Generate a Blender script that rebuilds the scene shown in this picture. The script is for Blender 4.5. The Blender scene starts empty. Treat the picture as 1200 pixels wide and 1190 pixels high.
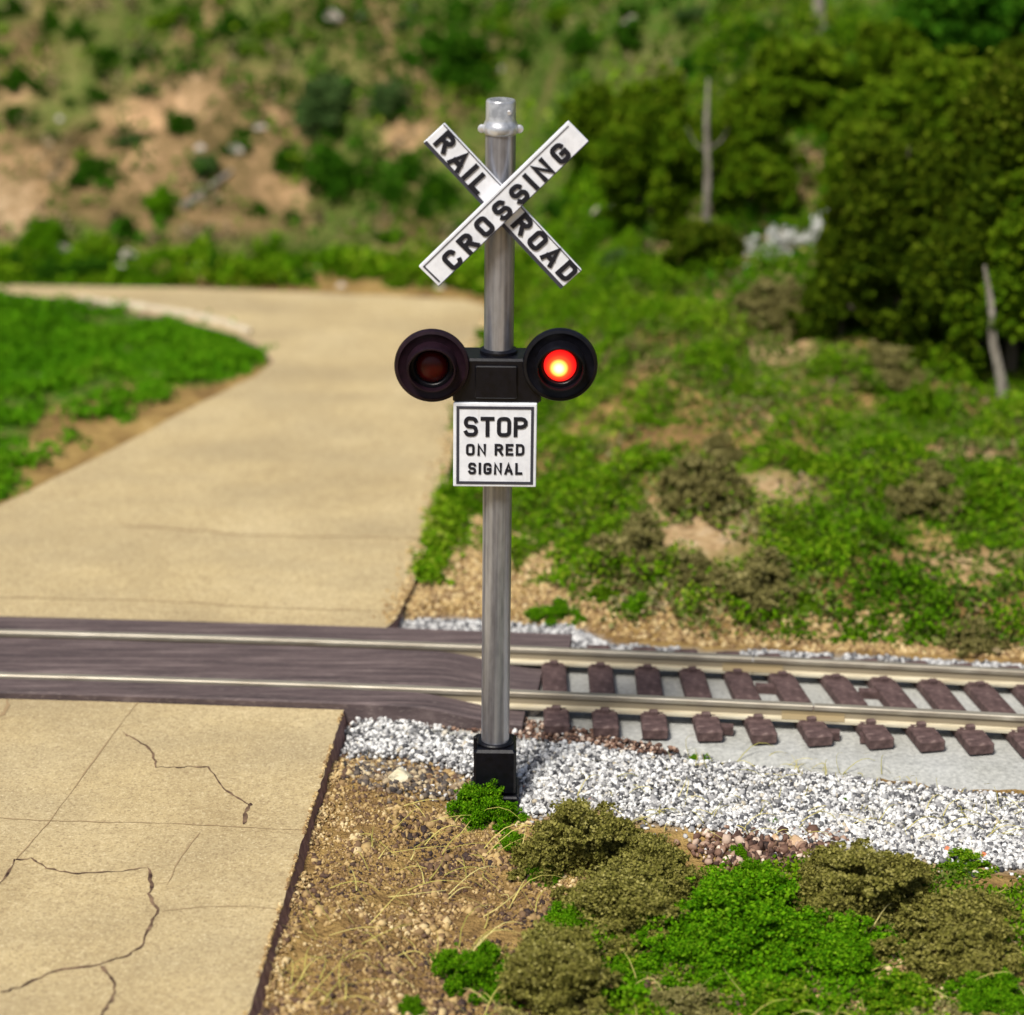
import bpy, math, random
import numpy as np
from mathutils import Vector, Matrix, noise as mnoise
random.seed(7); rng = np.random.default_rng(7)
S = bpy.context.scene; COL = S.collection

# ---------------------------------------------------------------- camera, sky, sun, exposure
PITCH = math.radians(20); FPX = 2800.0; CAM = np.array([.1, -12.46, 6.27])
cd = bpy.data.cameras.new('camera'); cam = bpy.data.objects.new('camera', cd); COL.objects.link(cam)
cam.location = CAM; cam.rotation_euler = (math.radians(70), 0, 0)
cd.sensor_width = 36; cd.lens = 36*FPX/1200; cd.clip_end = 2000; cd.clip_start = .1
cd.dof.use_dof = True; cd.dof.focus_distance = 13.25; cd.dof.aperture_fstop = .62; cd.dof.aperture_blades = 0
S.camera = cam
SUN_EL = math.radians(57); SUN_AZ = math.radians(-148)      # azimuth clockwise from +Y: behind the camera, to its left
w = bpy.data.worlds.new("World"); S.world = w; w.use_nodes = True
nt = w.node_tree; bg = nt.nodes['Background']
sky = nt.nodes.new('ShaderNodeTexSky'); sky.sky_type = 'NISHITA'; sky.sun_disc = False
sky.sun_elevation = SUN_EL; sky.sun_rotation = SUN_AZ; sky.dust_density = 3
nt.links.new(sky.outputs[0], bg.inputs[0]); bg.inputs[1].default_value = .062
sl = bpy.data.lights.new('sun', 'SUN'); sl.energy = 3.3; sl.angle = math.radians(14); sl.color = (1, .955, .88)
so = bpy.data.objects.new('sun', sl); COL.objects.link(so)
sd = Vector((math.sin(SUN_AZ)*math.cos(SUN_EL), math.cos(SUN_AZ)*math.cos(SUN_EL), math.sin(SUN_EL)))
so.rotation_euler = sd.to_track_quat('Z', 'Y').to_euler()
S.view_settings.view_transform = 'Standard'; S.view_settings.look = 'None'
S.view_settings.exposure = .45; S.view_settings.gamma = 1
S.render.engine = 'CYCLES'; S.cycles.max_bounces = 6; S.cycles.use_denoising = True

# ---------------------------------------------------------------- numeric helpers
def ray(px, py):
    u = (px-600)/FPX; v = (595-py)/FPX
    return np.array([u, math.cos(PITCH)+v*math.sin(PITCH), -math.sin(PITCH)+v*math.cos(PITCH)])
def at(px, py, z=0.):
    d = ray(px, py); return CAM + d*((z-CAM[2])/d[2])
def atY(px, py, Y=0.):
    d = ray(px, py); return CAM + d*((Y-CAM[1])/d[1])
def poly(pts, z=0.):
    return [tuple(at(x, y, z)[:2]) for x, y in pts]
def inside(P, x, y):
    c = np.zeros(np.shape(x), bool); n = len(P)
    for i in range(n):
        x1, y1 = P[i]; x2, y2 = P[(i+1) % n]
        if y1 == y2: continue
        c ^= ((y1 > y) != (y2 > y)) & (x < (x2-x1)*(y-y1)/(y2-y1)+x1)
    return c
def sm(t): t = np.clip(t, 0, 1); return t*t*(3-2*t)
_T = rng.random((256, 256))
def vnoise(x, y, s, o=0.):
    x = np.asarray(x)*s+o*17.3+1000; y = np.asarray(y)*s+o*9.1+1000
    i = np.floor(x).astype(int); j = np.floor(y).astype(int); u = sm(x-i); v = sm(y-j)
    g = lambda a, b: _T[a & 255, b & 255]
    return (g(i, j)*(1-u)+g(i+1, j)*u)*(1-v)+(g(i, j+1)*(1-u)+g(i+1, j+1)*u)*v
def fbm(x, y, s, o=0., n=4):
    r = 0; a = .5
    for k in range(n): r = r+a*vnoise(x, y, s*2**k, o+k); a *= .5
    return r/(1-.5**n)

# track centre line
def trk(x): return 1.3778-.0975*x-.00555*x*np.clip(x, -6, 6)
GA = .342                                                 # half gauge

# terrain height
def toe(x): return 12.1-4.6*sm((x+.1)/2.6)-1.2*sm((x-3)/4)
def height(x, y):
    x = np.asarray(x, float); y = np.asarray(y, float)
    z = -.05+(.05*(fbm(x, y, 1.6, 3)-.5)+.02*(fbm(x, y, 6, 5)-.5))*(1-.5*sm((y-2.2)/.5)*(x < .5))
    d = y-toe(x)
    hill = np.where(d > 0, d, 0); hill = .60*(np.sqrt(hill*hill+.5)-.707)
    hill = hill*(1-.0*hill)
    hs = sm(d/2.5)
    hill = hill+hs*(1.5*(fbm(x, y, .33, 1)-.5)+.9*(fbm(x, y, .9, 2)-.5)+.25*(fbm(x, y, 3., 22)-.5))
    hill = np.minimum(hill, 16+2*fbm(x, y, .2, 8))
    bank = sm((x-.1)/1.2)*sm((y-2.4)/2.)*(.11*(y-2.4)+.28*(fbm(x, y, .8, 4)-.4))
    bank = np.where(d > 0, sm((x-.1)/1.2)*(.11*np.clip(toe(x)-2.4, 0, 99)), bank)
    # inner lawn of the road bend
    lawn = .03*sm((-1.9-x)/1.0)*sm((y-5)/1.5)*sm((10.6-y)/1.)
    fore = -.10*sm((-.9-y)/1.5)*sm((x+.4)/1.)
    lowroad = np.where((x < .3) & (d < 0), -.03, 0)
    lift = .115*sm((y-2.25)/.5)+.075*sm((-.1-x)/.7)*sm((.7-y)/.6)
    return z+hill+bank+lawn+fore+lowroad*.6+lift
def hit(px, py):
    d = ray(px, py); t = 8.
    while t < 90:
        p = CAM+d*t
        if p[2] < height(p[0], p[1]):
            a, b = t-.1, t
            for _ in range(12):
                m = (a+b)/2; q = CAM+d*m
                if q[2] < height(q[0], q[1]): b = m
                else: a = m
            return CAM+d*b
        t += .1
    return CAM+d*60

# ---------------------------------------------------------------- object helpers
def link(o, parent=None):
    COL.objects.link(o)
    if parent is not None: o.parent = parent
    return o
def tag(o, label=None, cat=None, group=None, kind=None):
    if label: o['label'] = label
    if cat: o['category'] = cat
    if group: o['group'] = group
    if kind: o['kind'] = kind
    return o
def empty(name, loc, label, cat, group=None):
    o = bpy.data.objects.new(name, None); o.empty_display_size = .2; link(o); o.location = loc
    return tag(o, label, cat, group)
def mesh(name, V, Fc, mats, parent=None, smooth=False, attr=None, midx=None):
    V = np.asarray(V, np.float32); m = bpy.data.meshes.new(name)
    if isinstance(Fc, np.ndarray):
        k = Fc.shape[1]; nf = len(Fc)
        m.vertices.add(len(V)); m.vertices.foreach_set('co', V.ravel())
        m.loops.add(nf*k); m.loops.foreach_set('vertex_index', Fc.astype(np.int32).ravel())
        m.polygons.add(nf); m.polygons.foreach_set('loop_start', np.arange(0, nf*k, k, dtype=np.int32))
        m.polygons.foreach_set('loop_total', np.full(nf, k, np.int32))
        m.update(calc_edges=True)
    else:
        m.from_pydata([tuple(v) for v in V], [], Fc); m.update()
    for q in (mats if isinstance(mats, (list, tuple)) else [mats]): m.materials.append(q)
    if midx is not None: m.polygons.foreach_set('material_index', np.asarray(midx, np.int32))
    for an, av in (attr or {}).items():
        a = m.attributes.new(an, 'FLOAT', 'POINT'); a.data.foreach_set('value', np.asarray(av, np.float32))
    if smooth: m.polygons.foreach_set('use_smooth', np.ones(len(m.polygons), bool))
    return link(bpy.data.objects.new(name, m), parent)

class MB:
    """collects shapes in one vertex / face list"""
    def __init__(s): s.V = []; s.F = []
    def add(s, V, F):
        b = len(s.V); s.V += [tuple(v) for v in V]; s.F += [tuple(i+b for i in f) for f in F]; return s
    def box(s, a, b, bev=0.):
        x0, y0, z0 = a; x1, y1, z1 = b
        if bev <= 0:
            return s.add([(x0,y0,z0),(x1,y0,z0),(x1,y1,z0),(x0,y1,z0),(x0,y0,z1),(x1,y0,z1),(x1,y1,z1),(x0,y1,z1)],
                  [(0,3,2,1),(4,5,6,7),(0,1,5,4),(1,2,6,5),(2,3,7,6),(3,0,4,7)])
        e = bev; P = [(x0+e,y0),(x1-e,y0),(x1,y0+e),(x1,y1-e),(x1-e,y1),(x0+e,y1),(x0,y1-e),(x0,y0+e)]
        Q = [(x0+e*1.6,y0+e),(x1-e*1.6,y0+e),(x1-e,y0+e*1.6),(x1-e,y1-e*1.6),(x1-e*1.6,y1-e),(x0+e*1.6,y1-e),(x0+e,y1-e*1.6),(x0+e,y0+e*1.6)]
        V = [(p[0],p[1],z0+e) for p in P]+[(p[0],p[1],z1-e) for p in P]+[(q[0],q[1],z1) for q in Q]+[(q[0],q[1],z0) for q in Q]
        F = [(i,(i+1)%8,8+(i+1)%8,8+i) for i in range(8)]+[(8+i,8+(i+1)%8,16+(i+1)%8,16+i) for i in range(8)]
        F += [((i+1)%8,i,24+i,24+(i+1)%8) for i in range(8)]+[tuple(range(16,24)),tuple(range(31,23,-1))]
        return s.add(V, F)
    def lathe(s, prof, n=48, axis='z', o=(0,0,0), cap0=True, cap1=True):
        V = []
        for r, h in prof:
            for k in range(n):
                a = 2*math.pi*k/n; c, q = r*math.cos(a), r*math.sin(a)
                p = (c, q, h) if axis == 'z' else (c, -h, q)      # axis 'f': profile grows towards the viewer (-Y)
                V.append((p[0]+o[0], p[1]+o[1], p[2]+o[2]))
        m = len(prof)
        F = [(j*n+k, j*n+(k+1)%n, (j+1)*n+(k+1)%n, (j+1)*n+k) for j in range(m-1) for k in range(n)]
        if cap0: F.append(tuple(range(n-1, -1, -1)))
        if cap1: F.append(tuple(range((m-1)*n, m*n)))
        return s.add(V, F)
    def tube(s, pts, rad, n=8):
        pts = [Vector(p) for p in pts]; V = []
        for i, p in enumerate(pts):
            d = (pts[min(i+1, len(pts)-1)]-pts[max(i-1, 0)]).normalized()
            a = d.orthogonal().normalized() if i == 0 else (a-d*a.dot(d)).normalized()
            b = d.cross(a); r = rad[i]
            V += [tuple(p+(a*math.cos(t)+b*math.sin(t))*r) for t in [2*math.pi*k/n for k in range(n)]]
        F = [(j*n+k, j*n+(k+1)%n, (j+1)*n+(k+1)%n, (j+1)*n+k) for j in range(len(pts)-1) for k in range(n)]
        F += [tuple(range(n-1, -1, -1)), tuple(range((len(pts)-1)*n, len(pts)*n))]
        return s.add(V, F)
    def prism(s, poly2, f0, f1):
        """poly2 in (u, v) with f0/f1 mapping (u, v) -> back / front point"""
        n = len(poly2); V = [f0(*p) for p in poly2]+[f1(*p) for p in poly2]
        return s.add(V, [tuple(range(n, 2*n)), tuple(range(n-1, -1, -1))]+[(i, (i+1)%n, n+(i+1)%n, n+i) for i in range(n)])
    def build(s, name, mats, parent=None, smooth=False, bevel=0):
        o = mesh(name, s.V, s.F, mats, parent, smooth)
        import bmesh
        bm = bmesh.new(); bm.from_mesh(o.data); bmesh.ops.recalc_face_normals(bm, faces=bm.faces); bm.to_mesh(o.data); bm.free()
        if bevel:
            b = o.modifiers.new('bevel', 'BEVEL'); b.width = bevel; b.segments = 2; b.limit_method = 'ANGLE'
        if smooth:
            o.data.shade_smooth()
            try: o.data.set_sharp_from_angle(angle=math.radians(38))
            except Exception: pass
        return o

def rots(n, tilt=1.):
    q = rng.normal(size=(n, 4)); q[:, 1:3] *= tilt; q /= np.linalg.norm(q, axis=1)[:, None]
    a, b, c, d = q.T
    return np.stack([np.stack([a*a+b*b-c*c-d*d, 2*(b*c-a*d), 2*(b*d+a*c)], 1), np.stack([2*(b*c+a*d), a*a-b*b+c*c-d*d, 2*(c*d-a*b)], 1),
                     np.stack([2*(b*d-a*c), 2*(c*d+a*b), a*a-b*b-c*c+d*d], 1)], 1)
LEAF = (np.array([(-.5,-.22,0),(.0,-.5,.12),(.5,0,0),(0,.5,.12)]), np.array([(0,1,2,3)]))
LEAFV = np.array([(-.55,-.18,0),(.05,-.42,.18),(.55,.1,-.05),(-.05,.45,.12)])
ico_t = (1+5**.5)/2
ICO = np.array([(-1,ico_t,0),(1,ico_t,0),(-1,-ico_t,0),(1,-ico_t,0),(0,-1,ico_t),(0,1,ico_t),(0,-1,-ico_t),(0,1,-ico_t),(ico_t,0,-1),(ico_t,0,1),(-ico_t,0,-1),(-ico_t,0,1)])/1.902*.5
ICOF = np.array([(0,11,5),(0,5,1),(0,1,7),(0,7,10),(0,10,11),(1,5,9),(5,11,4),(11,10,2),(10,7,6),(7,1,8),(3,9,4),(3,4,2),(3,2,6),(3,6,8),(3,8,9),(4,9,5),(2,4,11),(6,2,10),(8,6,7),(9,8,1)])
OCT = np.array([(.5,0,0),(0,.5,0),(-.5,0,0),(0,-.5,0),(0,0,.5),(0,0,-.5)])
OCTF = np.array([(0,1,4),(1,2,4),(2,3,4),(3,0,4),(1,0,5),(2,1,5),(3,2,5),(0,3,5)])
def scatter(name, cen, size, pv, pf, mat, parent=None, rnd=None, jitter=.0, squash=None, tilt=1.):
    n = len(cen); R = rots(n, tilt); k = len(pv)
    P = np.repeat(pv[None], n, 0)
    if jitter: P = P*(1+jitter*(rng.random((n, k, 1))-.5)*2)
    if squash is not None: P = P*(1+(rng.random((n, 1, 3))-.5)*squash)
    P = np.einsum('nij,nkj->nki', R, P)*np.asarray(size).reshape(-1, 1, 1)+cen[:, None, :]
    Fc = (pf[None]+(np.arange(n)*k)[:, None, None]).reshape(-1, pf.shape[1])
    r = rng.random(n) if rnd is None else rnd
    return mesh(name, P.reshape(-1, 3), Fc, mat, parent, attr={'rnd': np.repeat(r, k)})

# ---------------------------------------------------------------- materials
class N:
    def __init__(s, name):
        s.m = bpy.data.materials.new(name); s.m.use_nodes = True; s.t = s.m.node_tree; s.p = s.t.nodes['Principled BSDF']; s.out = s.t.nodes['Material Output']
    def n(s, typ, **kw):
        x = s.t.nodes.new(typ)
        for k, v in kw.items():
            if k in ('operation', 'blend_type', 'data_type', 'attribute_name', 'feature', 'distance', 'interpolation_type'): setattr(x, k, v)
            else: x.inputs[k].default_value = v
        return x
    def l(s, a, b): s.t.links.new(a, b)
    def coord(s, scale=(1,1,1)):
        tc = s.n('ShaderNodeTexCoord'); mp = s.n('ShaderNodeMapping'); mp.inputs['Scale'].default_value = scale; s.l(tc.outputs['Object'], mp.inputs[0]); return mp.outputs[0]
    def noise(s, scale, det=4, vec=None, rough=.55):
        x = s.n('ShaderNodeTexNoise', Scale=scale, Detail=det, Roughness=rough); s.l(vec if vec is not None else s.coord(), x.inputs['Vector']); return x.outputs['Fac']
    def ramp(s, fac, stops):
        x = s.n('ShaderNodeValToRGB'); e = x.color_ramp.elements
        while len(e) < len(stops): e.new(.5)
        for q, (p, c) in zip(e, stops): q.position = p; q.color = (*c, 1) if len(c) == 3 else c
        s.l(fac, x.inputs[0]); return x.outputs[0]
    def mix(s, fac, a, b, bt='MIX'):
        x = s.n('ShaderNodeMix', data_type='RGBA', blend_type=bt)
        for v, i in ((fac, 0), (a, 6), (b, 7)):
            if isinstance(v, (int, float)): x.inputs[i].default_value = v
            elif isinstance(v, tuple): x.inputs[i].default_value = (*v, 1)
            else: s.l(v, x.inputs[i])
        return x.outputs[2]
    def math(s, op, a, b=None):
        x = s.n('ShaderNodeMath', operation=op)
        for i, v in enumerate((a, b)):
            if v is None: continue
            if isinstance(v, (int, float)): x.inputs[i].default_value = v
            else: s.l(v, x.inputs[i])
        return x.outputs[0]
    def bump(s, h, strength=.4, dist=.02):
        x = s.n('ShaderNodeBump', Strength=strength, Distance=dist); s.l(h, x.inputs['Height']); s.l(x.outputs[0], s.p.inputs['Normal'])
    def attr(s, name): return s.n('ShaderNodeAttribute', attribute_name=name).outputs['Fac']
    def col(s, c):
        if isinstance(c, tuple): s.p.inputs['Base Color'].default_value = (*c, 1)
        else: s.l(c, s.p.inputs['Base Color'])
    def fin(s, rough=.8, metal=0., spec=.3):
        s.p.inputs['Roughness'].default_value = rough; s.p.inputs['Metallic'].default_value = metal; s.p.inputs['Specular IOR Level'].default_value = spec
        return s.m

def leaf_mat(name, stops, scale=2.2, trans=.25):
    k = N(name)
    f = k.math('ADD', k.math('MULTIPLY', k.attr('rnd'), .62), k.math('MULTIPLY', k.noise(scale, 3), .42))
    c = k.ramp(f, stops); k.col(c); k.fin(.9, spec=.03)
    tr = k.n('ShaderNodeBsdfTranslucent'); k.l(c, tr.inputs[0]); mx = k.n('ShaderNodeMixShader'); mx.inputs[0].default_value = trans
    k.l(k.p.outputs[0], mx.inputs[1]); k.l(tr.outputs[0], mx.inputs[2]); k.l(mx.outputs[0], k.out.inputs[0]); return k.m
M = {}
M['bright'] = leaf_mat('bright_green_foam', [(.15,(.015,.07,.002)),(.42,(.065,.21,.003)),(.7,(.16,.36,.006)),(.95,(.36,.52,.04))])
M['turf'] = leaf_mat('turf_green', [(.14,(.015,.05,.002)),(.36,(.055,.15,.003)),(.56,(.12,.27,.005)),(.74,(.24,.36,.015)),(.92,(.48,.44,.12))], .9)
M['lawn'] = leaf_mat('lawn_green', [(.15,(.025,.11,.003)),(.45,(.07,.23,.004)),(.75,(.14,.33,.008)),(.95,(.30,.40,.04))], .9)
M['olive'] = leaf_mat('olive_foam', [(.15,(.055,.052,.010)),(.4,(.17,.165,.032)),(.65,(.31,.285,.07)),(.95,(.50,.46,.17))], 4)
M['scrub'] = leaf_mat('brown_olive_scrub', [(.15,(.07,.065,.02)),(.45,(.20,.185,.055)),(.75,(.36,.32,.12)),(.95,(.52,.46,.24))], 3)
M['dark'] = leaf_mat('dark_green_foam', [(.15,(.010,.045,.003)),(.45,(.028,.11,.004)),(.75,(.075,.20,.010)),(.95,(.18,.29,.03))], 1.5)
M['greygreen'] = leaf_mat('grey_green_foam', [(.15,(.03,.07,.02)),(.45,(.07,.14,.035)),(.75,(.13,.21,.06)),(.95,(.22,.3,.12))], 1.2)
M['treeolive'] = leaf_mat('dark_olive_tree', [(.15,(.012,.026,.002)),(.42,(.04,.075,.003)),(.7,(.10,.15,.006)),(.93,(.26,.28,.035))], .8)
M['treegreen'] = leaf_mat('green_tree', [(.15,(.02,.055,.002)),(.42,(.065,.14,.004)),(.7,(.15,.24,.008)),(.95,(.30,.36,.03))], .8)
M['pale'] = leaf_mat('pale_lichen', [(.15,(.6,.6,.56)),(.5,(.82,.82,.78)),(.9,(.9,.9,.88))], 2)
M['weeds'] = leaf_mat('mixed_weeds', [(.14,(.02,.06,.005)),(.38,(.06,.14,.010)),(.58,(.15,.21,.03)),(.78,(.30,.26,.12)),(.96,(.52,.46,.32))], .8)
M['straw2'] = leaf_mat('dead_brush', [(.15,(.10,.07,.03)),(.45,(.24,.18,.09)),(.7,(.38,.30,.17)),(.95,(.55,.47,.33))], 1.5)
M['straw'] = leaf_mat('dry_straw', [(.2,(.35,.33,.08)),(.6,(.6,.52,.15)),(.95,(.75,.68,.3))], 3)

def stone_mat(name, stops, rough=.75):
    k = N(name); k.col(k.ramp(k.attr('rnd'), stops)); k.bump(k.noise(60, 3), .3, .01); return k.fin(rough)
M['ballast'] = stone_mat('white_ballast', [(.0,(.04,.04,.045)),(.16,(.14,.14,.145)),(.38,(.38,.375,.37)),(.62,(.60,.595,.58)),(.94,(.86,.86,.83)),(1,(.45,.38,.26))])
M['dirtgrain'] = stone_mat('dirt_grains', [(.0,(.035,.022,.02)),(.22,(.12,.068,.042)),(.5,(.29,.185,.08)),(.78,(.48,.335,.14)),(1,(.68,.54,.30))])
M['darkpeb'] = stone_mat('dark_pebbles', [(.0,(.025,.02,.02)),(.4,(.11,.09,.075)),(.7,(.28,.2,.12)),(1,(.55,.45,.28))])
M['brownpeb'] = stone_mat('brown_pebbles', [(.0,(.03,.018,.016)),(.5,(.15,.08,.055)),(.8,(.35,.22,.15)),(1,(.75,.62,.5))])

# terrain: dirt, sand and green stain by the masks stored on its vertices
k = N('soil'); f1 = k.noise(1.1, 6); f2 = k.noise(9, 5); f3 = k.noise(45, 3)
dirt = k.ramp(k.math('ADD', k.math('MULTIPLY', f1, .55), k.math('MULTIPLY', f2, .45)), [(.3,(.13,.075,.04)),(.46,(.27,.17,.065)),(.58,(.42,.28,.10)),(.75,(.58,.41,.19))])
hillc = k.ramp(k.math('ADD', k.math('MULTIPLY', f1, .6), k.math('MULTIPLY', f2, .4)), [(.3,(.07,.062,.022)),(.43,(.18,.13,.055)),(.53,(.32,.21,.10)),(.64,(.62,.39,.21))])
c = k.mix(k.attr('hill'), dirt, hillc)
c = k.mix(k.math('MULTIPLY', k.attr('scar'), .75), c, k.ramp(f2, [(.3,(.30,.19,.10)),(.5,(.52,.36,.20)),(.7,(.66,.50,.33))]))
c = k.mix(k.attr('bed'), c, k.ramp(f3, [(.3,(.3,.29,.28)),(.7,(.55,.55,.55))]))
c = k.mix(k.attr('plum'), c, k.ramp(f2, [(.3,(.1,.055,.045)),(.7,(.26,.15,.11))]))
g = k.math('MULTIPLY', k.attr('green'), k.ramp(f2, [(.35,(.5,)*3),(.5,(1,)*3)]))
c = k.mix(g, c, k.ramp(f3, [(.3,(.04,.10,.012)),(.7,(.12,.22,.03))]))
k.col(c); k.bump(k.math('ADD', f3, f2), .8, .05); M['soil'] = k.fin(1, spec=.0)

# concrete road
k = N('tan_concrete'); v = k.coord(); a = k.noise(.9, 5, v); b = k.noise(26, 6, v, .7); cc = k.noise(75, 4, v, .65); st = k.noise(1.3, 4, k.coord((.6, 1.3, 1)), .5)
c = k.ramp(a, [(.32,(.38,.285,.155)),(.5,(.49,.38,.21)),(.7,(.56,.45,.265))])
c = k.mix(k.math('MULTIPLY', k.ramp(k.noise(4.5, 5), [(.5,(0,)*3),(.68,(1,)*3)]), .35), c, (.60,.47,.25)); c = k.mix(.32, c, k.ramp(b, [(.34,(.30,.22,.11)),(.5,(.5,.4,.2)),(.66,(.7,.58,.33))]))
c = k.mix(k.math('MULTIPLY', k.ramp(st, [(.42,(0,)*3),(.68,(1,)*3)]), .62), c, (.36,.285,.165))
c = k.mix(k.math('MULTIPLY', k.ramp(cc, [(.36,(1,)*3),(.47,(0,)*3)]), .6), c, (.2,.14,.08))
c = k.mix(k.math('MULTIPLY', k.ramp(cc, [(.58,(0,)*3),(.68,(1,)*3)]), .5), c, (.85,.75,.5))
k.col(c); k.bump(k.math('ADD', k.math('MULTIPLY', cc, .8), b), .5, .012); M['road'] = k.fin(.95, spec=.06)
k = N('kerb_stone'); d = k.noise(8, 4); k.col(k.ramp(d, [(.35,(.45,.36,.24)),(.65,(.72,.64,.48))])); M['kerb'] = k.fin(.9)
k = N('slab_side'); b = k.noise(16, 5); k.col(k.ramp(b, [(.3,(.19,.10,.095)),(.6,(.34,.205,.175)),(.8,(.5,.36,.26))])); k.bump(b, .6, .03); M['side'] = k.fin(.95)
k = N('crack'); k.col(k.ramp(k.noise(14, 3), [(.35,(.05,.03,.025)),(.65,(.24,.16,.10))])); M['crack'] = k.fin(1, spec=0)
k = N('hairline'); k.col((.33,.235,.13)); M['hair'] = k.fin(1, spec=0)

k = N('crossing_plank'); st = k.noise(5, 6, k.coord((.35, 6, 1))); b = k.noise(60, 4, k.coord((.3, 3, 1)))
c = k.ramp(st, [(.3,(.052,.038,.040)),(.55,(.11,.08,.079)),(.75,(.22,.17,.16))]); c = k.mix(k.math('MULTIPLY', k.ramp(b, [(.55,(0,)*3),(.8,(1,)*3)]), .5), c, (.33,.27,.24))
k.col(c); k.bump(b, .4, .01); M['plank'] = k.fin(.7, spec=.3)
k = N('tie_plastic'); b = k.noise(22, 5); k.col(k.ramp(b, [(.3,(.05,.03,.028)),(.6,(.12,.075,.07)),(.8,(.26,.19,.165))])); k.bump(b, .4, .01); M['tie'] = k.fin(.75)
k = N('nickel_rail_gleam'); b = k.noise(6, 5, k.coord((.6, 4, 4))); k.col(k.ramp(b, [(.3,(.6,.52,.36)),(.6,(.85,.79,.60)),(.8,(.95,.9,.75))])); M['rail'] = k.fin(.38, .45, .5)  # cream of the rail foot: warm reflection on the metal, put into the colour
k = N('joint_steel'); k.col((.38,.30,.17)); M['joiner'] = k.fin(.5, .5)
k = N('rail_top'); b = k.noise(5, 4, k.coord((.5, 6, 1))); k.col(k.ramp(b, [(.3,(.30,.26,.20)),(.6,(.45,.41,.33)),(.8,(.62,.58,.49))])); M['railtop'] = k.fin(.4, .5)
k = N('rail_web_shade'); k.col((.30,.25,.17)); M['railshade'] = k.fin(.5, .3)  # darker web: shade below the rail head, painted as colour
k = N('cork_roadbed'); b = k.noise(38, 6); a = k.noise(2, 3); k.col(k.mix(.4, k.ramp(b, [(.3,(.24,.24,.22)),(.55,(.42,.42,.385)),(.75,(.58,.58,.53))]), k.ramp(a, [(.3,(.3,.3,.26)),(.7,(.5,.51,.5))]))); k.bump(b, .5, .02); M['cork'] = k.fin(.95)
# signal
k = N('brushed_steel'); b = k.noise(5, 3, k.coord((4, 4, .12))); d = k.noise(40, 4, k.coord((1, 1, .3))); k.col(k.mix(.15, k.ramp(b, [(.35,(.15,.15,.18)),(.5,(.28,.29,.33)),(.62,(.46,.47,.51))]), k.ramp(d, [(.35,(.2,.2,.2)),(.65,(.6,.6,.62))])))
rr = k.ramp(d, [(.3,(.30,)*3),(.7,(.42,)*3)]); k.l(rr, k.p.inputs['Roughness']); k.p.inputs['Metallic'].default_value = .62; M['steel'] = k.m
k = N('cast_cap'); d = k.noise(18, 4); k.col(k.ramp(d, [(.35,(.36,.37,.39)),(.6,(.68,.69,.71))])); M['cap'] = k.fin(.32, .6, .5)
k = N('black_plastic'); d = k.noise(30, 3); k.col(k.ramp(d, [(.3,(.0025,.0025,.004)),(.7,(.006,.006,.010))])); k.bump(d, .15, .005); M['black'] = k.fin(.36, spec=.3)
k = N('plum_black_plastic'); d = k.noise(24, 3); k.col(k.ramp(d, [(.3,(.008,.003,.006)),(.7,(.017,.006,.012))])); k.bump(d, .15, .005); M['plum'] = k.fin(.42, spec=.3)
k = N('white_enamel'); d = k.noise(16, 4); k.col(k.mix(k.math('MULTIPLY', k.ramp(k.noise(7, 6, k.coord((2.5, 2.5, .6)), .65), [(.55,(0,)*3),(.8,(1,)*3)]), .5), k.ramp(d, [(.3,(.72,.74,.79)),(.6,(.84,.86,.91))]), (.45,.42,.38))); M['white'] = k.fin(.5, spec=.3)
k = N('black_paint'); k.col((.012,.012,.018)); M['ink'] = k.fin(.55, spec=.3)
k = N('grey_paint'); k.col((.045,.045,.06)); M['greyink'] = k.fin(.55, spec=.3)
k = N('grey_edge'); k.col((.42,.42,.45)); M['edge'] = k.fin(.5, .3)
k = N('lit_lens'); tc = k.n('ShaderNodeTexCoord'); gx = k.n('ShaderNodeVectorMath', operation='LENGTH'); sb = k.n('ShaderNodeVectorMath', operation='ADD'); sb.inputs[1].default_value = (.006, 0, .004); k.l(tc.outputs['Object'], sb.inputs[0]); k.l(sb.outputs[0], gx.inputs[0])
e = k.ramp(k.math('MULTIPLY', gx.outputs['Value'], 10.), [(.35,(1,.92,.55)),(.46,(1,.62,.10)),(.58,(.95,.06,.01)),(.74,(.85,.015,.01)),(.9,(.5,.005,.005)),(1,(.25,.0,.0))])
k.l(e, k.p.inputs['Emission Color']); k.p.inputs['Emission Strength'].default_value = 1.5; k.col((.3,.01,.01)); M['lit'] = k.fin(.25)
k = N('unlit_lens'); k.col((.05,.002,.002)); M['unlit'] = k.fin(.3, spec=.25)
for nme, ca, cb in (('creamrock', (.6,.52,.34), (.78,.72,.52)), ('orangerock', (.5,.13,.05), (.75,.3,.16)), ('palerock', (.30,.25,.2), (.58,.52,.45)), ('tanrock', (.42,.27,.15), (.68,.5,.33))):
    k = N(nme); d = k.noise(14, 5); k.col(k.ramp(d, [(.35, ca), (.65, cb)])); k.bump(d, .6, .03); M[nme] = k.fin(.9)
k = N('bark'); d = k.noise(8, 5, k.coord((3, 3, .6))); k.col(k.ramp(d, [(.3,(.07,.05,.035)),(.7,(.2,.16,.12))])); k.bump(d, .8, .05); M['bark'] = k.fin(.95)
k = N('dead_wood'); d = k.noise(8, 5, k.coord((3, 3, .5))); k.col(k.ramp(d, [(.35,(.12,.10,.08)),(.65,(.42,.38,.31))])); k.bump(d, .8, .05); M['dead'] = k.fin(.95)

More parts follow.
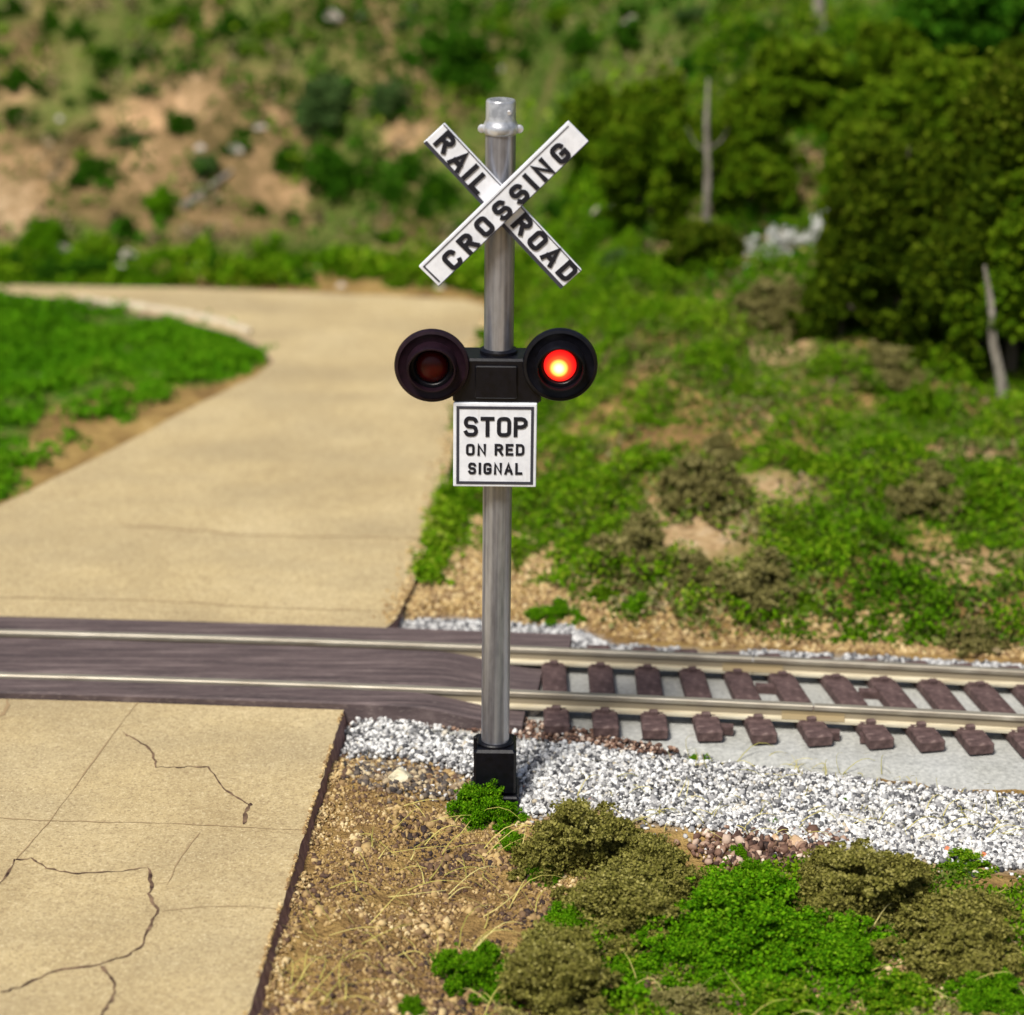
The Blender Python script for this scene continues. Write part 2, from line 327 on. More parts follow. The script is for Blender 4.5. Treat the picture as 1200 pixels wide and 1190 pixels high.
# ---------------------------------------------------------------- regions of the ground, in world metres
P_near = [(-.93,.868),(-1.16,-2.58),(-1.52,-7.5),(-9,-7.5),(-9,trk(-9)-.59),(-6,trk(-6)-.59),(-4,trk(-4)-.59),(-2.5,trk(-2.5)-.59)]                               # near slab
P_ball = poly([(398,872),(410,852),(432,842),(480,850),(520,860),(620,866),(700,870),(800,886),(900,898),(1000,912),(1080,920),(1200,936),(1500,965),(1500,1040),(1200,1006),(1080,1000),(1000,988),(900,975),(830,965),(760,958),(700,940),(640,945),(600,935),(560,900),(480,880),(410,880)])
P_ball2 = poly([(468,726),(560,727),(670,732),(720,750),(860,758),(1000,763),(1200,774),(1500,791),(1500,800),(1200,782),(1000,772),(860,768),(660,758),(455,742)])
P_lawn = poly([(-700,342),(0,358),(110,366),(200,380),(270,392),(305,408),(318,424),(296,440),(240,462),(150,504),(60,560),(0,592),(-300,700),(-700,760)])
P_tan1 = poly([(50,490),(120,470),(170,460),(240,462),(240,480),(130,545),(60,592),(10,560)])
P_tan2 = poly([(135,455),(185,455),(180,478),(140,478)])
P_plum = poly([(400,824),(560,824),(660,850),(780,872),(820,892),(700,872),(560,860),(440,845),(398,860)])

def near_poly(P, x, y, r=.06):
    m = 0
    for dx, dy in ((0,0),(r,0),(-r,0),(0,r),(0,-r)): m = m+inside(P, x+dx, y+dy)
    return m/5.
# bare scars on the hillside and sandy patches on the bank
P_hb1, P_hb2, P_hb3, P_hb4 = [[tuple(hit(*p)[:2]) for p in P] for P in ([(608,80),(700,78),(800,68),(815,105),(760,112),(610,108)], [(205,88),(235,95),(250,125),(240,135),(215,120)], [(-40,205),(30,215),(45,260),(10,285),(-40,285)], [(690,238),(735,235),(740,262),(650,285),(655,265)])]
P_bt1 = [tuple(hit(*p)[:2]) for p in [(860,555),(940,548),(962,585),(900,602),(858,590)]]; P_bt2 = [tuple(hit(*p)[:2]) for p in [(760,585),(850,595),(895,622),(860,665),(750,655)]]; P_bt3 = [tuple(hit(*p)[:2]) for p in [(1090,515),(1190,520),(1195,545),(1100,540)]]; P_bt4 = [tuple(hit(*p)[:2]) for p in [(1060,650),(1200,645),(1210,668),(1080,675)]]; P_bt5 = [tuple(hit(*p)[:2]) for p in [(700,425),(790,420),(800,440),(705,440)]]; P_bt6 = [tuple(hit(*p)[:2]) for p in [(880,478),(910,480),(905,505),(882,502)]]; P_bt7 = [tuple(hit(*p)[:2]) for p in [(870,395),(960,400),(950,435),(880,425)]]
def scars(x, y, r): return np.clip(sum(near_poly(P, x, y, r) for P in (P_hb1, P_hb2, P_hb3, P_hb4, P_bt1, P_bt2, P_bt3, P_bt4, P_bt5, P_bt6, P_bt7)), 0, 1)
# ---------------------------------------------------------------- terrain
def axis(lo, hi, a, b, d, D):
    xs = [lo]; x = lo
    while x < hi:
        s = d if a <= x <= b else min(D, d+.08*min(abs(x-a), abs(x-b))); x += s; xs.append(x)
    return np.array(xs)
gx = axis(-90, 90, -4.5, 5, .05, 3); gy = axis(-60, 120, -3.5, 12, .05, 3)
X, Y = np.meshgrid(gx, gy); Z = height(X, Y)
hillm = sm((Y-toe(X)+.2)/.8)
rightbank = sm((X-.0)/.8)*sm((Y-2.5)/.7)
green = np.clip(near_poly(P_lawn, X, Y)*(1-near_poly(P_tan1, X, Y, .12))*(1-near_poly(P_tan2, X, Y, .1))+rightbank*sm((fbm(X, Y, .9, 11)*.62+fbm(X, Y, 2.6, 13)*.38-.45-.12*sm((3.6-Y)/1.3))*12)*.8+hillm*sm((fbm(X, Y, .5, 12)-.44)*9)*.8, 0, 1)
sc_ = scars(X, Y, .18); green = green*(1-sc_)
bed = np.clip(near_poly(P_ball, X, Y)+near_poly(P_ball2, X, Y), 0, 1)
nx, ny = len(gx), len(gy); ii = (np.arange(ny-1)[:, None]*nx+np.arange(nx-1)[None]).ravel()
g = mesh('ground', np.stack([X, Y, Z], -1).reshape(-1, 3), np.stack([ii, ii+1, ii+nx+1, ii+nx], 1), M['soil'], smooth=True,
         attr={'scar': sc_.ravel(), 'hill': hillm.ravel(), 'green': green.ravel(), 'bed': bed.ravel(), 'plum': near_poly(P_plum, X, Y).ravel()})
tag(g, 'sandy brown soil rising into the eroded hillside', kind='structure')

# ---------------------------------------------------------------- road
def slab(name, P, ztop, zbot, out=lambda x, y: 0):
    n = len(P); V = [(x, y, ztop) for x, y in P]+[(x+out(x, y), y, zbot) for x, y in P]
    o = mesh(name, V, [tuple(range(n))]+[(i, n+i, n+(i+1) % n, (i+1) % n) for i in range(n)], [M['road'], M['side']], midx=[0]+[1]*n)
    import bmesh
    bm = bmesh.new(); bm.from_mesh(o.data); bmesh.ops.recalc_face_normals(bm, faces=bm.faces)
    bmesh.ops.triangulate(bm, faces=[f for f in bm.faces if len(f.verts) > 4]); bm.to_mesh(o.data); bm.free()
    return o
def rough(P, amp, step=.09, sel=lambda a, b: True):
    out = []
    for i in range(len(P)):
        a, b = np.array(P[i]), np.array(P[(i+1) % len(P)]); L = np.linalg.norm(b-a); n = int(L/step) if sel(a, b) else 1; n = max(1, min(n, 120))
        for j in range(n):
            p = a+(b-a)*j/n
            if 0 < j: p = p+np.array([-(b-a)[1], (b-a)[0]])/L*amp*(random.random()-.5)*2
            out.append(tuple(p))
    return out
RZ = .10
near = slab('road', rough(P_near, .006, .05, lambda a, b: abs(a[0]-b[0]) < .5 and -2 < a[0]), RZ, -.2, lambda x, y: (.05+.05*float(sm((.6-y)/3.)))*(x > -1.6)); tag(near, 'near tan concrete road slab with dark cracks', kind='structure')
pf = [(452,736),(462,728),(482,690),(506,630),(522,575),(536,500),(548,440),(566,400),(578,372),(566,357),(540,351),(450,346),(330,342),(200,337),(0,334),(-300,330),(-900,322),(-900,360),(-300,353),(0,352)]
pf2 = [(110,357),(215,375),(275,392),(306,407),(320,424),(298,442),(240,470),(130,528),(60,562),(0,592),(-300,714),(-420,730)]
far = slab('road', rough(poly(pf+pf2, RZ)[:], .015, .25), RZ, -.3)
tag(far, 'far tan concrete road curving away to the left beyond the track', kind='structure')
# pale kerb on the inside of the bend
kp = [(90,354),(150,361),(215,371),(262,382),(292,393)]
V = []
for i, (x, y) in enumerate(kp):
    p = at(x, y, RZ); q = at(x+3, y-3.5, RZ)
    V += [(p[0], p[1], RZ-.1), (p[0], p[1], RZ+.035), (q[0], q[1], RZ+.035), (q[0], q[1], RZ-.05)]
Fk = [(4*i+j, 4*i+(j+1) % 4, 4*i+4+(j+1) % 4, 4*i+4+j) for i in range(len(kp)-1) for j in range(4)]+[(0,1,2,3),(16,17,18,19)]
tag(mesh('kerb', V, Fk, M['kerb']), 'pale stone kerb on the inside of the road bend', kind='structure')
# cracks
def crack(pts, wd, mat, jit=3.2, sub=5, parent=near, z=RZ+.003, name='crack'):
    P = []
    for (x1, y1), (x2, y2) in zip(pts, pts[1:]):
        for j in range(sub): t = j/sub; P.append((x1+(x2-x1)*t+(random.random()-.5)*jit, y1+(y2-y1)*t+(random.random()-.5)*jit*.6))
    P.append(pts[-1]); W = [at(x, y, z) for x, y in P]; V = []
    for i, p in enumerate(W):
        d = W[min(i+1, len(W)-1)]-W[max(i-1, 0)]; n = np.array([-d[1], d[0], 0]); n /= np.linalg.norm(n)+1e-9
        h = wd*(.4+1.4*random.random())*(.25 if i in (0, len(W)-1) else 1); V += [tuple(p+n*h), tuple(p-n*h*.7)]
    return mesh(name, V, [(2*i, 2*i+1, 2*i+3, 2*i+2) for i in range(len(W)-1)], mat, parent)
crack([(143,858),(158,866),(178,880),(184,899),(215,899),(245,898),(260,922),(272,932),(292,943)], .006, M['crack'])
crack([(294,941),(288,952),(285,966)], .010, M['crack'], 2)
crack([(0,1036),(18,1008),(36,1006),(55,1018),(90,1024),(135,1022),(172,1017)], .0055, M['crack'])
crack([(173,1016),(178,1040),(174,1050),(184,1066),(176,1085),(165,1110),(148,1120),(118,1130),(62,1138),(25,1156),(0,1163)], .0075, M['crack'])
crack([(118,1131),(132,1150),(135,1163),(122,1186),(110,1215)], .0085, M['crack'])
crack([(162,822),(140,850),(60,960),(18,1008)], .003, M['hair'], 1.2, 8, name='hairline_crack')
crack([(-60,955),(60,962),(200,965),(330,972),(358,973)], .003, M['hair'], 2, 8, name='hairline_crack')
crack([(190,1068),(240,1062),(290,1062),(330,1066)], .0028, M['hair'], 2, 6, name='hairline_crack')
crack([(235,975),(208,1010),(196,1036)], .0026, M['hair'], 2, 6, name='hairline_crack')
crack([(10,818),(6,835),(-2,840)], .012, M['hair'], 4, 4, name='hairline_crack')
crack([(0,700),(200,705),(300,712),(440,716)], .006, M['hair'], 3, 8, parent=far, name='hairline_crack')
crack([(140,615),(300,628),(410,629),(500,630)], .009, M['hair'], 4, 8, parent=far, name='hairline_crack')

# ---------------------------------------------------------------- roadbed and track
def strip(prof, xs, name, mats, parent=None, closed=False, smooth=False):
    """prof(x) -> list of (offset from track centre, z); offset grows away from the viewer"""
    V = []; n = None
    for x in xs:
        p = prof(x); n = len(p); sl_ = (trk(x+.05)-trk(x-.05))/.1; L = math.hypot(1, sl_)
        for o, z in p: V.append((x-sl_*o/L, trk(x)+o/L, z))
    m = n if closed else n-1
    F = [(i*n+j, i*n+(j+1) % n, (i+1)*n+(j+1) % n, (i+1)*n+j) for i in range(len(xs)-1) for j in range(m)]
    b = MB(); b.V = [tuple(v) for v in V]; b.F = F+([tuple(range(n)), tuple(range((len(xs)-1)*n, len(xs)*n))] if closed else [])
    return b.build(name, mats, parent, smooth)
xs = np.linspace(-14, 16, 130)
def bedprof(x):
    e = -.62-.16*float(sm((x-.4)/2.6)); s = e-.20-.26*float(sm((x-.8)/1.6))
    return [(s, -.16), (s+.03, -.085), (e, -.012), (0, 0), (.62, -.004), (.86, -.15)]
tag(strip(bedprof, xs, 'roadbed', M['cork']), 'grey cork roadbed under the track', kind='structure')
T0 = (0., trk(0.), 0.)
tr = empty('railway_track', (0, 0, 0), 'straight railway track with pale metal rails on brown ties, running past the signal', 'railway track')
ZT = .060; ZR = .158
def railprof(c, f=1):
    return [(c-.060,ZT),(c-.060,ZT+.014),(c-.020,ZT+.022),(c-.012,ZR-.036),(c-.026,ZR-.028),(c-.026,ZR-.005),(c-.02,ZR),(c+.02,ZR),(c+.026,ZR-.005),(c+.026,ZR-.028),(c+.012,ZR-.036),(c+.020,ZT+.022),(c+.060,ZT+.014),(c+.060,ZT)]
def headmat(o):
    for f in o.data.polygons:
        j = min(v_ % 14 for v_ in f.vertices); js = sorted(v_ % 14 for v_ in f.vertices)
        if len(js) == 4 and js[0] >= 2 and js[-1] <= 11: f.material_index = 1 if js[0] >= 4 and js[-1] <= 9 else 2
for c, xj in ((-GA, 1.98), (GA, 1.60)):
    headmat(strip(lambda x: railprof(c), np.linspace(-14, xj-.004, 70), 'rail', [M['rail'], M['railtop'], M['railshade']], tr, True))
    headmat(strip(lambda x: railprof(c), np.linspace(xj+.004, 16, 60), 'rail', [M['rail'], M['railtop'], M['railshade']], tr, True))
    strip(lambda x: [(c-.058,ZT-.002),(c-.060,ZT+.018),(c-.02,ZT+.036),(c-.018,ZR-.042),(c+.018,ZR-.042),(c+.02,ZT+.036),(c+.060,ZT+.018),(c+.058,ZT-.002)], np.linspace(xj-.19, xj+.19, 4), 'rail_joiner', M['joiner'], tr, True)
def tie(x, skew=0.):
    sl_ = (trk(x+.05)-trk(x-.05))/.1; a = skew; b = MB(); w_ = .078
    b.box((-w_, -.63, 0), (w_, .63, .072), .009)
    for c in (-GA, GA):
        for s in (-1, 1):
            b.box((-.028, c+s*.072-.017, .068), (.028, c+s*.072+.017, .10), .005)
        b.box((-.06, c-.066, .070), (.06, c+.066, .0765))
    o = b.build('tie', M['tie'], tr); o.location = (x, trk(x), .001); o.rotation_euler.z = a; return o
x = .37; tx = []
while x < 7.5:
    tie(x, .18*float(sm((x-.7)/1.6)) + random.uniform(-.012, .012)); tx.append(x); x += .298+(.045 if 1.7 < x < 2.0 else 0)
for a, b, c in ((3,4,-.48),(3,4,.52),(4,5,-.12),(5,6,-.48),(6,7,-.50),(6,7,.15),(4,5,.15)):   # webs that join some ties
    if b < len(tx): strip(lambda q: [(c-.03,.002),(c-.03,.052),(c+.03,.052),(c+.03,.002)], np.array([tx[a]+.06, tx[b]-.06]), 'tie_link', M['tie'], tr, True)

# crossing panels
PZ = .145
def panel(o0, o1, x1, ramp, label):
    def pr(x):
        z = PZ-(.10*float(sm((x-(x1-ramp))/ramp)) if ramp else 0)
        return [(o0,.0),(o0,z-.012),(o0+.012,z),(o1-.012,z),(o1,z-.012),(o1,.0)]
    o = strip(pr, np.concatenate([np.linspace(-14, x1-1.2, 20), np.linspace(x1-1.1, x1, 14)]), 'crossing_panel', M['plank'], None, True); tag(o, label, 'crossing panel', 'dark panels of the level crossing'); return o
panel(-GA-.24, -GA-.035, .22, .75, 'dark brown crossing panel nearest the viewer, outside the near rail')
panel(-GA+.075, GA-.075, .27, .7, 'wide dark brown crossing panel lying between the two rails')
panel(GA+.035, GA+.28, .43, 0, 'narrow dark crossing panel beyond the far rail, squared-off end')

# ---------------------------------------------------------------- crossing signal
TILT = .0105
root = empty('railroad_crossing_signal', (0, 0, 0), 'railroad crossing signal with white crossbuck, two round lamps and stop sign on a steel pole', 'crossing signal')
root.rotation_euler = (0, TILT, 0)
def lc(px, py, Yp):
    p = atY(px, py, Yp); c, s = math.cos(-TILT), math.sin(-TILT)       # world -> root space
    return (p[0]*c+p[2]*s, -p[0]*s+p[2]*c)
ZTOP = lc(587, 119, -.05)[1]; ZCAP = lc(587, 158, -.05)[1]
R = .0805
MB().lathe([(R, .1), (R, ZCAP)], 64).build('pole', M['steel'], root, True)
capb = MB().lathe([(R*.99, ZCAP-.008), (R*1.04, ZCAP-.004), (R*1.15, ZCAP+.004), (R*1.18, ZCAP+.014), (R*1.17, ZCAP+.040), (R*1.10, ZCAP+.048), (R*1.02, ZCAP+.062), (R*.98, ZCAP+.072), (R*.97, ZTOP-.01), (R*.93, ZTOP-.002), (R*.90, ZTOP), (R*.7, ZTOP), (R*.68, ZTOP-.05)], 64).build('pole_cap', M['cap'], root, True)
for s in (-1, 1): MB().lathe([(.018, 0), (.022, .004), (.022, .022), (.014, .026)], 12, 'f', (s*(R*1.22), -.0, ZCAP+.024)).build('cap_bolt', M['cap'], capb, True)
MB().lathe([(.010, 0), (.013, .003), (.010, .006)], 12, 'f', (R*.55, -R*.80, (ZTOP+ZCAP)/2+.03)).build('cap_bolt', M['cap'], capb, True)
zb = .30
base = MB().box((-.122, -.122, .02), (.122, .122, zb), .014).lathe([(.105, zb-.004), (.105, zb+.012), (.098, zb+.018), (R+.004, zb+.018)], 40).build('base', M['black'], root)
MB().box((-.140, -.140, -.14), (.140, .140, .015), .010).build('base_plate', M['black'], base)
MB().box((-.124, -.10, zb-.06), (-.104, -.075, zb+.075), .004).build('base_prong', M['black'], base)

# --- block letters drawn as strokes
def arc(cx, cy, rx, ry, a0, a1, n=5): return [(cx+rx*math.cos(math.radians(a0+(a1-a0)*i/n)), cy+ry*math.sin(math.radians(a0+(a1-a0)*i/n))) for i in range(n+1)]
def glyph(ch):
    W = .58; c = .2
    O = arc(c,1-c,c,c,180,90)+arc(W-c,1-c,c,c,90,0)+arc(W-c,c,c,c,0,-90)+arc(c,c,c,c,-90,-180)
    G = {'I': [[(0,0),(0,1)]], 'L': [[(0,1),(0,0),(.48,0)]], 'T': [[(0,1),(.56,1)], [(.28,1),(.28,0)]],
     'N': [[(0,0),(0,1),(.58,0),(.58,1)]], 'A': [[(0,0),(.31,1),(.62,0)], [(.1,.3),(.52,.3)]],
     'E': [[(.5,1),(0,1),(0,0),(.5,0)], [(0,.52),(.42,.52)]], 'O': [O+[O[0]]],
     'D': [[(0,0),(0,1),(.32,1)]+arc(.32,.74,.26,.26,90,0)+arc(.32,.26,.26,.26,0,-90)+[(.32,0),(0,0)]],
     'C': [arc(W-c,1-c,c,c,10,90)+arc(c,1-c,c,c,90,180)+arc(c,c,c,c,180,270)+arc(W-c,c,c,c,270,350)],
     'G': [arc(W-c,1-c,c,c,12,90)+arc(c,1-c,c,c,90,180)+arc(c,c,c,c,180,270)+arc(W-c,c,c,c,270,360)+[(W,.44),(.36,.44)]],
     'S': [arc(W-c,.77,c,.23,22,90)+arc(c,.77,c,.25,90,180)[0:6]+arc(c,.75,c,.24,180,262)[1:]+arc(W-c,.25,c,.25,90,0)+arc(W-c,.23,c,.23,0,-90)+arc(c,.23,c,.23,-90,-158)],
     'P': [[(0,0),(0,1)], [(.09,1),(.34,1)]+arc(.34,.75,.24,.25,90,-90)+[(.09,.5)]],
     'R': [[(0,0),(0,1)], [(.09,1),(.34,1)]+arc(.34,.75,.24,.25,90,-90)+[(.09,.5)], [(.3,.5),(.58,0)]]}
    wd = {'I': 0, 'L': .48, 'T': .56, 'A': .62, 'E': .5}.get(ch, .58)
    return G[ch], wd
def letter(b, ch, cx, cy, h, ang, sw, f, z0, z1, wsc=1.):
    """centred at (cx, cy) in the plane of the board; f(u, v, depth) -> point"""
    S_, wd = glyph(ch); ca, sa = math.cos(ang), math.sin(ang); hh = h-sw
    def place(x, y):
        u = (x-wd/2)*hh*wsc; v = (y-.5)*hh; return (cx+u*ca-v*sa, cy+u*sa+v*ca)
    for si, st in enumerate(S_):
        P = [place(*p) for p in st]; Q = [P[0]]
        for p in P[1:]:
            if math.hypot(p[0]-Q[-1][0], p[1]-Q[-1][1]) > 1e-4: Q.append(p)
        closed = math.hypot(Q[0][0]-Q[-1][0], Q[0][1]-Q[-1][1]) < 1e-3
        if closed: Q = Q[:-1]
        n = len(Q); L, Rr = [], []
        for i in range(n):
            p = np.array(Q[i]); a = np.array(Q[i-1]) if (i > 0 or closed) else None; c = np.array(Q[(i+1) % n]) if (i < n-1 or closed) else None
            d1 = (p-a)/np.linalg.norm(p-a) if a is not None else None; d2 = (c-p)/np.linalg.norm(c-p) if c is not None else None
            if d1 is None: d1 = d2; p = p-d2*sw*.5
            elif d2 is None: d2 = d1; p = p+d1*sw*.5
            n1 = np.array([-d1[1], d1[0]]); n2 = np.array([-d2[1], d2[0]]); m = n1+n2; m = m/max(np.linalg.norm(m), 1e-6); k_ = min(1/max(m.dot(n1), .35), 1.9)
            L.append(p+m*sw/2*k_); Rr.append(p-m*sw/2*k_)
        zz = z1+si*.0004
        V = [f(*q, z0) for q in L]+[f(*q, z0) for q in Rr]+[f(*q, zz) for q in L]+[f(*q, zz) for q in Rr]; F = []
        for i in range(n if closed else n-1):
            j = (i+1) % n; F += [(2*n+i, 2*n+j, 3*n+j, 3*n+i), (i, 2*n+i, 2*n+j, j), (n+i, n+j, 3*n+j, 3*n+i)]
        if not closed: F += [(0, n, 3*n, 2*n), (n-1, 2*n-1, 4*n-1, 3*n-1)]
        b.add(V, F)

def blade(A, B, wd, Yb, th, name_label, letters, lh, borders):
    """A, B: pixel of the end centres; board lies in the plane y = Yb (front face)"""
    a = np.array(lc(*A, Yb)); b_ = np.array(lc(*B, Yb)); c = (a+b_)/2; d = b_-a; L = np.linalg.norm(d); ang = math.atan2(d[1], d[0]); ca, sa = math.cos(ang), math.sin(ang)
    def f(u, v, w_): return (c[0]+u*ca-v*sa, Yb-w_, c[1]+u*sa+v*ca)
    def rect(m, u0, v0, u1, v1, w0, w1): m.prism([(u0,v0),(u1,v0),(u1,v1),(u0,v1)], lambda x, y: f(x, y, w0), lambda x, y: f(x, y, w1))
    m = MB(); rect(m, -L/2, -wd/2, L/2, wd/2, -th, 0); o = m.build('crossbuck_board', M['white'], root, bevel=.004); o['label'] = name_label
    m = MB()
    for r in borders: rect(m, r[0]*L, r[1]*wd, r[2]*L, r[3]*wd, -.001, .003)
    m.build('border', M['greyink'], o)
    m = MB()
    for ch, px, py in letters:
        if ch == '|': m.build('lettering', M['ink'], o); m = MB(); continue
        p = np.array(lc(px, py, Yb))-c; letter(m, ch, p[0]*ca+p[1]*sa, p[1]*ca-p[0]*sa, lh, 0, .0245, lambda u, v, q: f(u, v, q), -.001, .006, 1.16)
    m.build('lettering', M['ink'], o); return o, f, L
YB = -.115
o1, fA, LA = blade((508.5,156.5), (669.5,328), .150, YB, .036, 'white crossbuck board reading RAIL and ROAD, behind the other',
      [('R',522,167),('A',538.5,188.5),('I',551,201.5),('L',562,215.5),('|',0,0),('R',612.5,263),('O',630,282),('A',647,300),('D',665,318)], .108,
      [(-.5,.44,.5,.475),(-.499,-.498,.499,-.365)])
o2, fB, LB = blade((502.5,324.5), (678,154.5), .150, YB-.040, .036, 'white crossbuck board reading CROSSING, in front of the other',
      [('C',530,304.5),('R',548.5,285),('O',567.5,265.5),('S',588.5,246.5),('S',608.5,227.5),('I',622,213),('N',636.5,199),('G',656.5,180)], .108,
      [(-.482,.375,.485,.405),(-.485,-.40,-.477,.402),(-.5,-.497,.5,-.47)])
# rear board: the wide lower border strip paints in its edge thickness in shade
# crossarm and lamps
x0, z0 = lc(549, 471, -.11); x1, z1 = lc(613, 420, -.11)
arm = MB().box((x0-.085, -.135, z0), (x1+.10, .10, z1-.0), .012).box((x0+.035, -.150, z0+.03), (x1-.03, -.130, z1-.035), .006).build('crossarm', M['black'], root, bevel=.003)
MB().lathe([(R+.022, z1-.01), (R+.022, z1+.018), (R+.006, z1+.028)], 40).build('clamp', M['black'], arm)
def lamp(px, py, r, lens_mat, disc_mat, hx, hz, label):
    cx, cz = lc(px, py, -.16)
    o = MB().lathe([(r*.55, -.14), (r*.8, -.10), (r*.93, -.045), (r, -.035), (r, -.012), (r*.975, 0), (r*.90, .004), (r*.86, -.004), (.14, -.012), (.10, -.02)], 64, 'f').build('signal_light', disc_mat, root, True)
    o.location = (cx, -.16, cz); o['label'] = label
    # open-ended hood that droops slightly: upper rim longer
    m = MB(); n = 48; prof = [(.138, -.02, 0), (.128, .05, .05), (.121, .05, .05), (.118, -.015, 0)]; V = []
    for rr_, h0, ex in prof:
        for k_ in range(n):
            a = 2*math.pi*k_/n; up = .5+.5*math.sin(a); V.append((rr_*math.cos(a)+hx*(h0 > 0), -(h0+ex*up)+.0, rr_*math.sin(a)+hz*(h0 > 0)))
    F = [(j*n+k_, j*n+(k_+1) % n, (j+1)*n+(k_+1) % n, (j+1)*n+k_) for j in range(3) for k_ in range(n)]
    m.add(V, F); m.build('visor', disc_mat, o, True)
    le = MB().lathe([(.088, -.012), (.085, .004), (.072, .016), (.05, .027), (.025, .033), (.005, .035)], 48, 'f').build('lens', lens_mat, o, True)
    MB().lathe([(.120, -.018), (.116, .004), (.100, .006), (.089, -.004)], 48, 'f', cap0=False, cap1=False).build('lens_ring', M['black'], le, True)
    return o
lamp(506, 430, .202, M['unlit'], M['plum'], -.0, -.0, 'unlit round signal light, dark plum backing disc')
lamp(656.5, 429, .202, M['lit'], M['black'], .0, -.0, 'round signal light glowing red')
# sign
sx0, sz0 = lc(531, 570.5, -.15); sx1, sz1 = lc(629.5, 473.5, -.15); YS = -.15
sg = MB().box((sx0, YS, sz0), (sx1, YS+.03, sz1)).build('sign_plate', M['white'], root, bevel=.006); sg['label'] = 'square white sign reading STOP ON RED SIGNAL'
m = MB(); i_ = .017; t_ = .015
m.box((sx0+i_, YS-.003, sz0+i_), (sx0+i_+t_, YS+.001, sz1-i_)).box((sx1-i_-t_, YS-.003, sz0+i_), (sx1-i_, YS+.001, sz1-i_))
m.box((sx0+i_+t_, YS-.003, sz1-i_-t_), (sx1-i_-t_, YS+.001, sz1-i_)).box((sx0+i_+t_, YS-.003, sz0+i_), (sx1-i_-t_, YS+.001, sz0+i_+t_)); m.build('border', M['greyink'], sg)
m = MB()
fs = lambda u, v, q: (u, YS-q, v)
def line(txt, xa, xb, yc, h_px, sw, asp=1.):
    a, zc = lc(xa, yc, YS); b_, _ = lc(xb, yc, YS); h = h_px/FPX*13.05*1.05; ws = []
    for ch in txt: ws.append(None if ch == ' ' else glyph(ch)[1])
    hh = h-sw; gap = .0; tot = sum((.30 if w_ is None else w_)*hh*asp+(0 if w_ is None else sw) for w_ in ws); gap = ((b_-a)-tot)/(len(txt)-1); u = a
    for ch, w_ in zip(txt, ws):
        ww = .30*hh*asp if w_ is None else w_*hh*asp+sw
        if w_ is not None: letter(m, ch, u+ww/2, zc, h, 0, sw, fs, -.001, .004, asp)
        u += ww+gap
line('STOP', 543.5, 618.5, 500, 23, .021, 1.05); m.build('lettering', M['ink'], sg); m = MB()
line('ON', 546, 569.5, 527, 13.5, .0135, 1.1); m.build('lettering', M['ink'], sg); m = MB(); line('RED', 579.5, 614.5, 527, 13.5, .0135, 1.1); m.build('lettering', M['ink'], sg); m = MB()
line('SIGNAL', 548.5, 612, 549, 13.5, .0135, 1.0)
m.build('lettering', M['ink'], sg)
for z_ in (sz0+.06, sz1-.06): MB().box((-.10, -.12, z_-.018), (.10, .095, z_+.018), .004).build('sign_bracket', M['edge'], sg)
zc = lc(590, 240, YB)[1]
for z_ in (zc-.06, zc+.06): MB().box((-.03, -.112, z_-.02), (.03, -.07, z_+.02), .004).build('board_bracket', M['edge'], o1)

# ---------------------------------------------------------------- loose stones and dirt (nobody could count them)
def sample(P, n, xr=None):
    a = np.array(P); lo = a.min(0); hi = a.max(0); out = []; tot = 0
    while tot < n:
        q = lo+(hi-lo)*rng.random((n, 2)); q = q[inside(P, q[:, 0], q[:, 1])]; out.append(q); tot += len(q)
        if len(q) == 0: break
    return np.concatenate(out)[:n]
def bz(x, y): # surface the stones lie on
    return np.maximum(height(x, y), -.06+0*x)
q = sample(P_ball, 56000); q = q+rng.normal(size=q.shape)*.035; fz = fbm(q[:, 0], q[:, 1], 3.2, 21)
e_ = near_poly(P_ball, q[:, 0], q[:, 1], .14); keep = (rng.random(len(q)) < np.clip(.35+fz*1.3, 0, 1)*(.25+.75*e_)) & ~inside(P_near, q[:, 0], q[:, 1]); q = q[keep]; e_ = e_[keep]
off = q[:, 1]-trk(q[:, 0]); ee = -.62-.16*sm((q[:, 0]-.4)/2.6); bedz = np.where(off > ee, -.012, -.012-(ee-off)*.62)
mound = np.maximum(height(q[:, 0], q[:, 1]), bedz)+.008+(.05*sm((off+1.9)/1.)*e_+.012)*rng.random(len(q))
s_ = .0245*(.4+1.05*rng.random(len(q)))
b1 = np.concatenate([q, mound[:, None]], 1)
# fringe stones rolled out of the bed
fr = sample(poly([(395,880),(400,822),(640,842),(760,866),(900,900),(1200,925),(1500,955),(1500,1070),(1200,1022),(900,1000),(640,965),(450,925)]), 1500); fr = fr[~inside(P_ball, fr[:, 0], fr[:, 1])]
frz = np.where((fr[:, 1]-trk(fr[:, 0])) > -.8, np.maximum(-.02, height(fr[:, 0], fr[:, 1])), height(fr[:, 0], fr[:, 1]))+.006
b1 = np.concatenate([b1, np.concatenate([fr, frz[:, None]], 1)]); s_ = np.concatenate([s_, .022*(.6+.8*rng.random(len(fr)))])
tag(scatter('ballast', b1, s_, ICO, ICOF, M['ballast'], jitter=.28, squash=.9), 'white crushed-stone ballast beside the track', 'gravel', kind='stuff')
q = sample(P_ball2, 9000); q = q[(fbm(q[:, 0], q[:, 1], 1.7, 91) > .40) | (q[:, 0] < .9)]; q = q-np.array([0, .04]); tag(scatter('ballast', np.concatenate([q, (height(q[:, 0], q[:, 1])+.012+.02*rng.random(len(q)))[:, None]], 1), .028*(.6+.8*rng.random(len(q))), ICO, ICOF, M['ballast'], rnd=.75*rng.random(len(q)), jitter=.28, squash=.9), 'thin strip of white ballast beyond the track', 'gravel', kind='stuff')
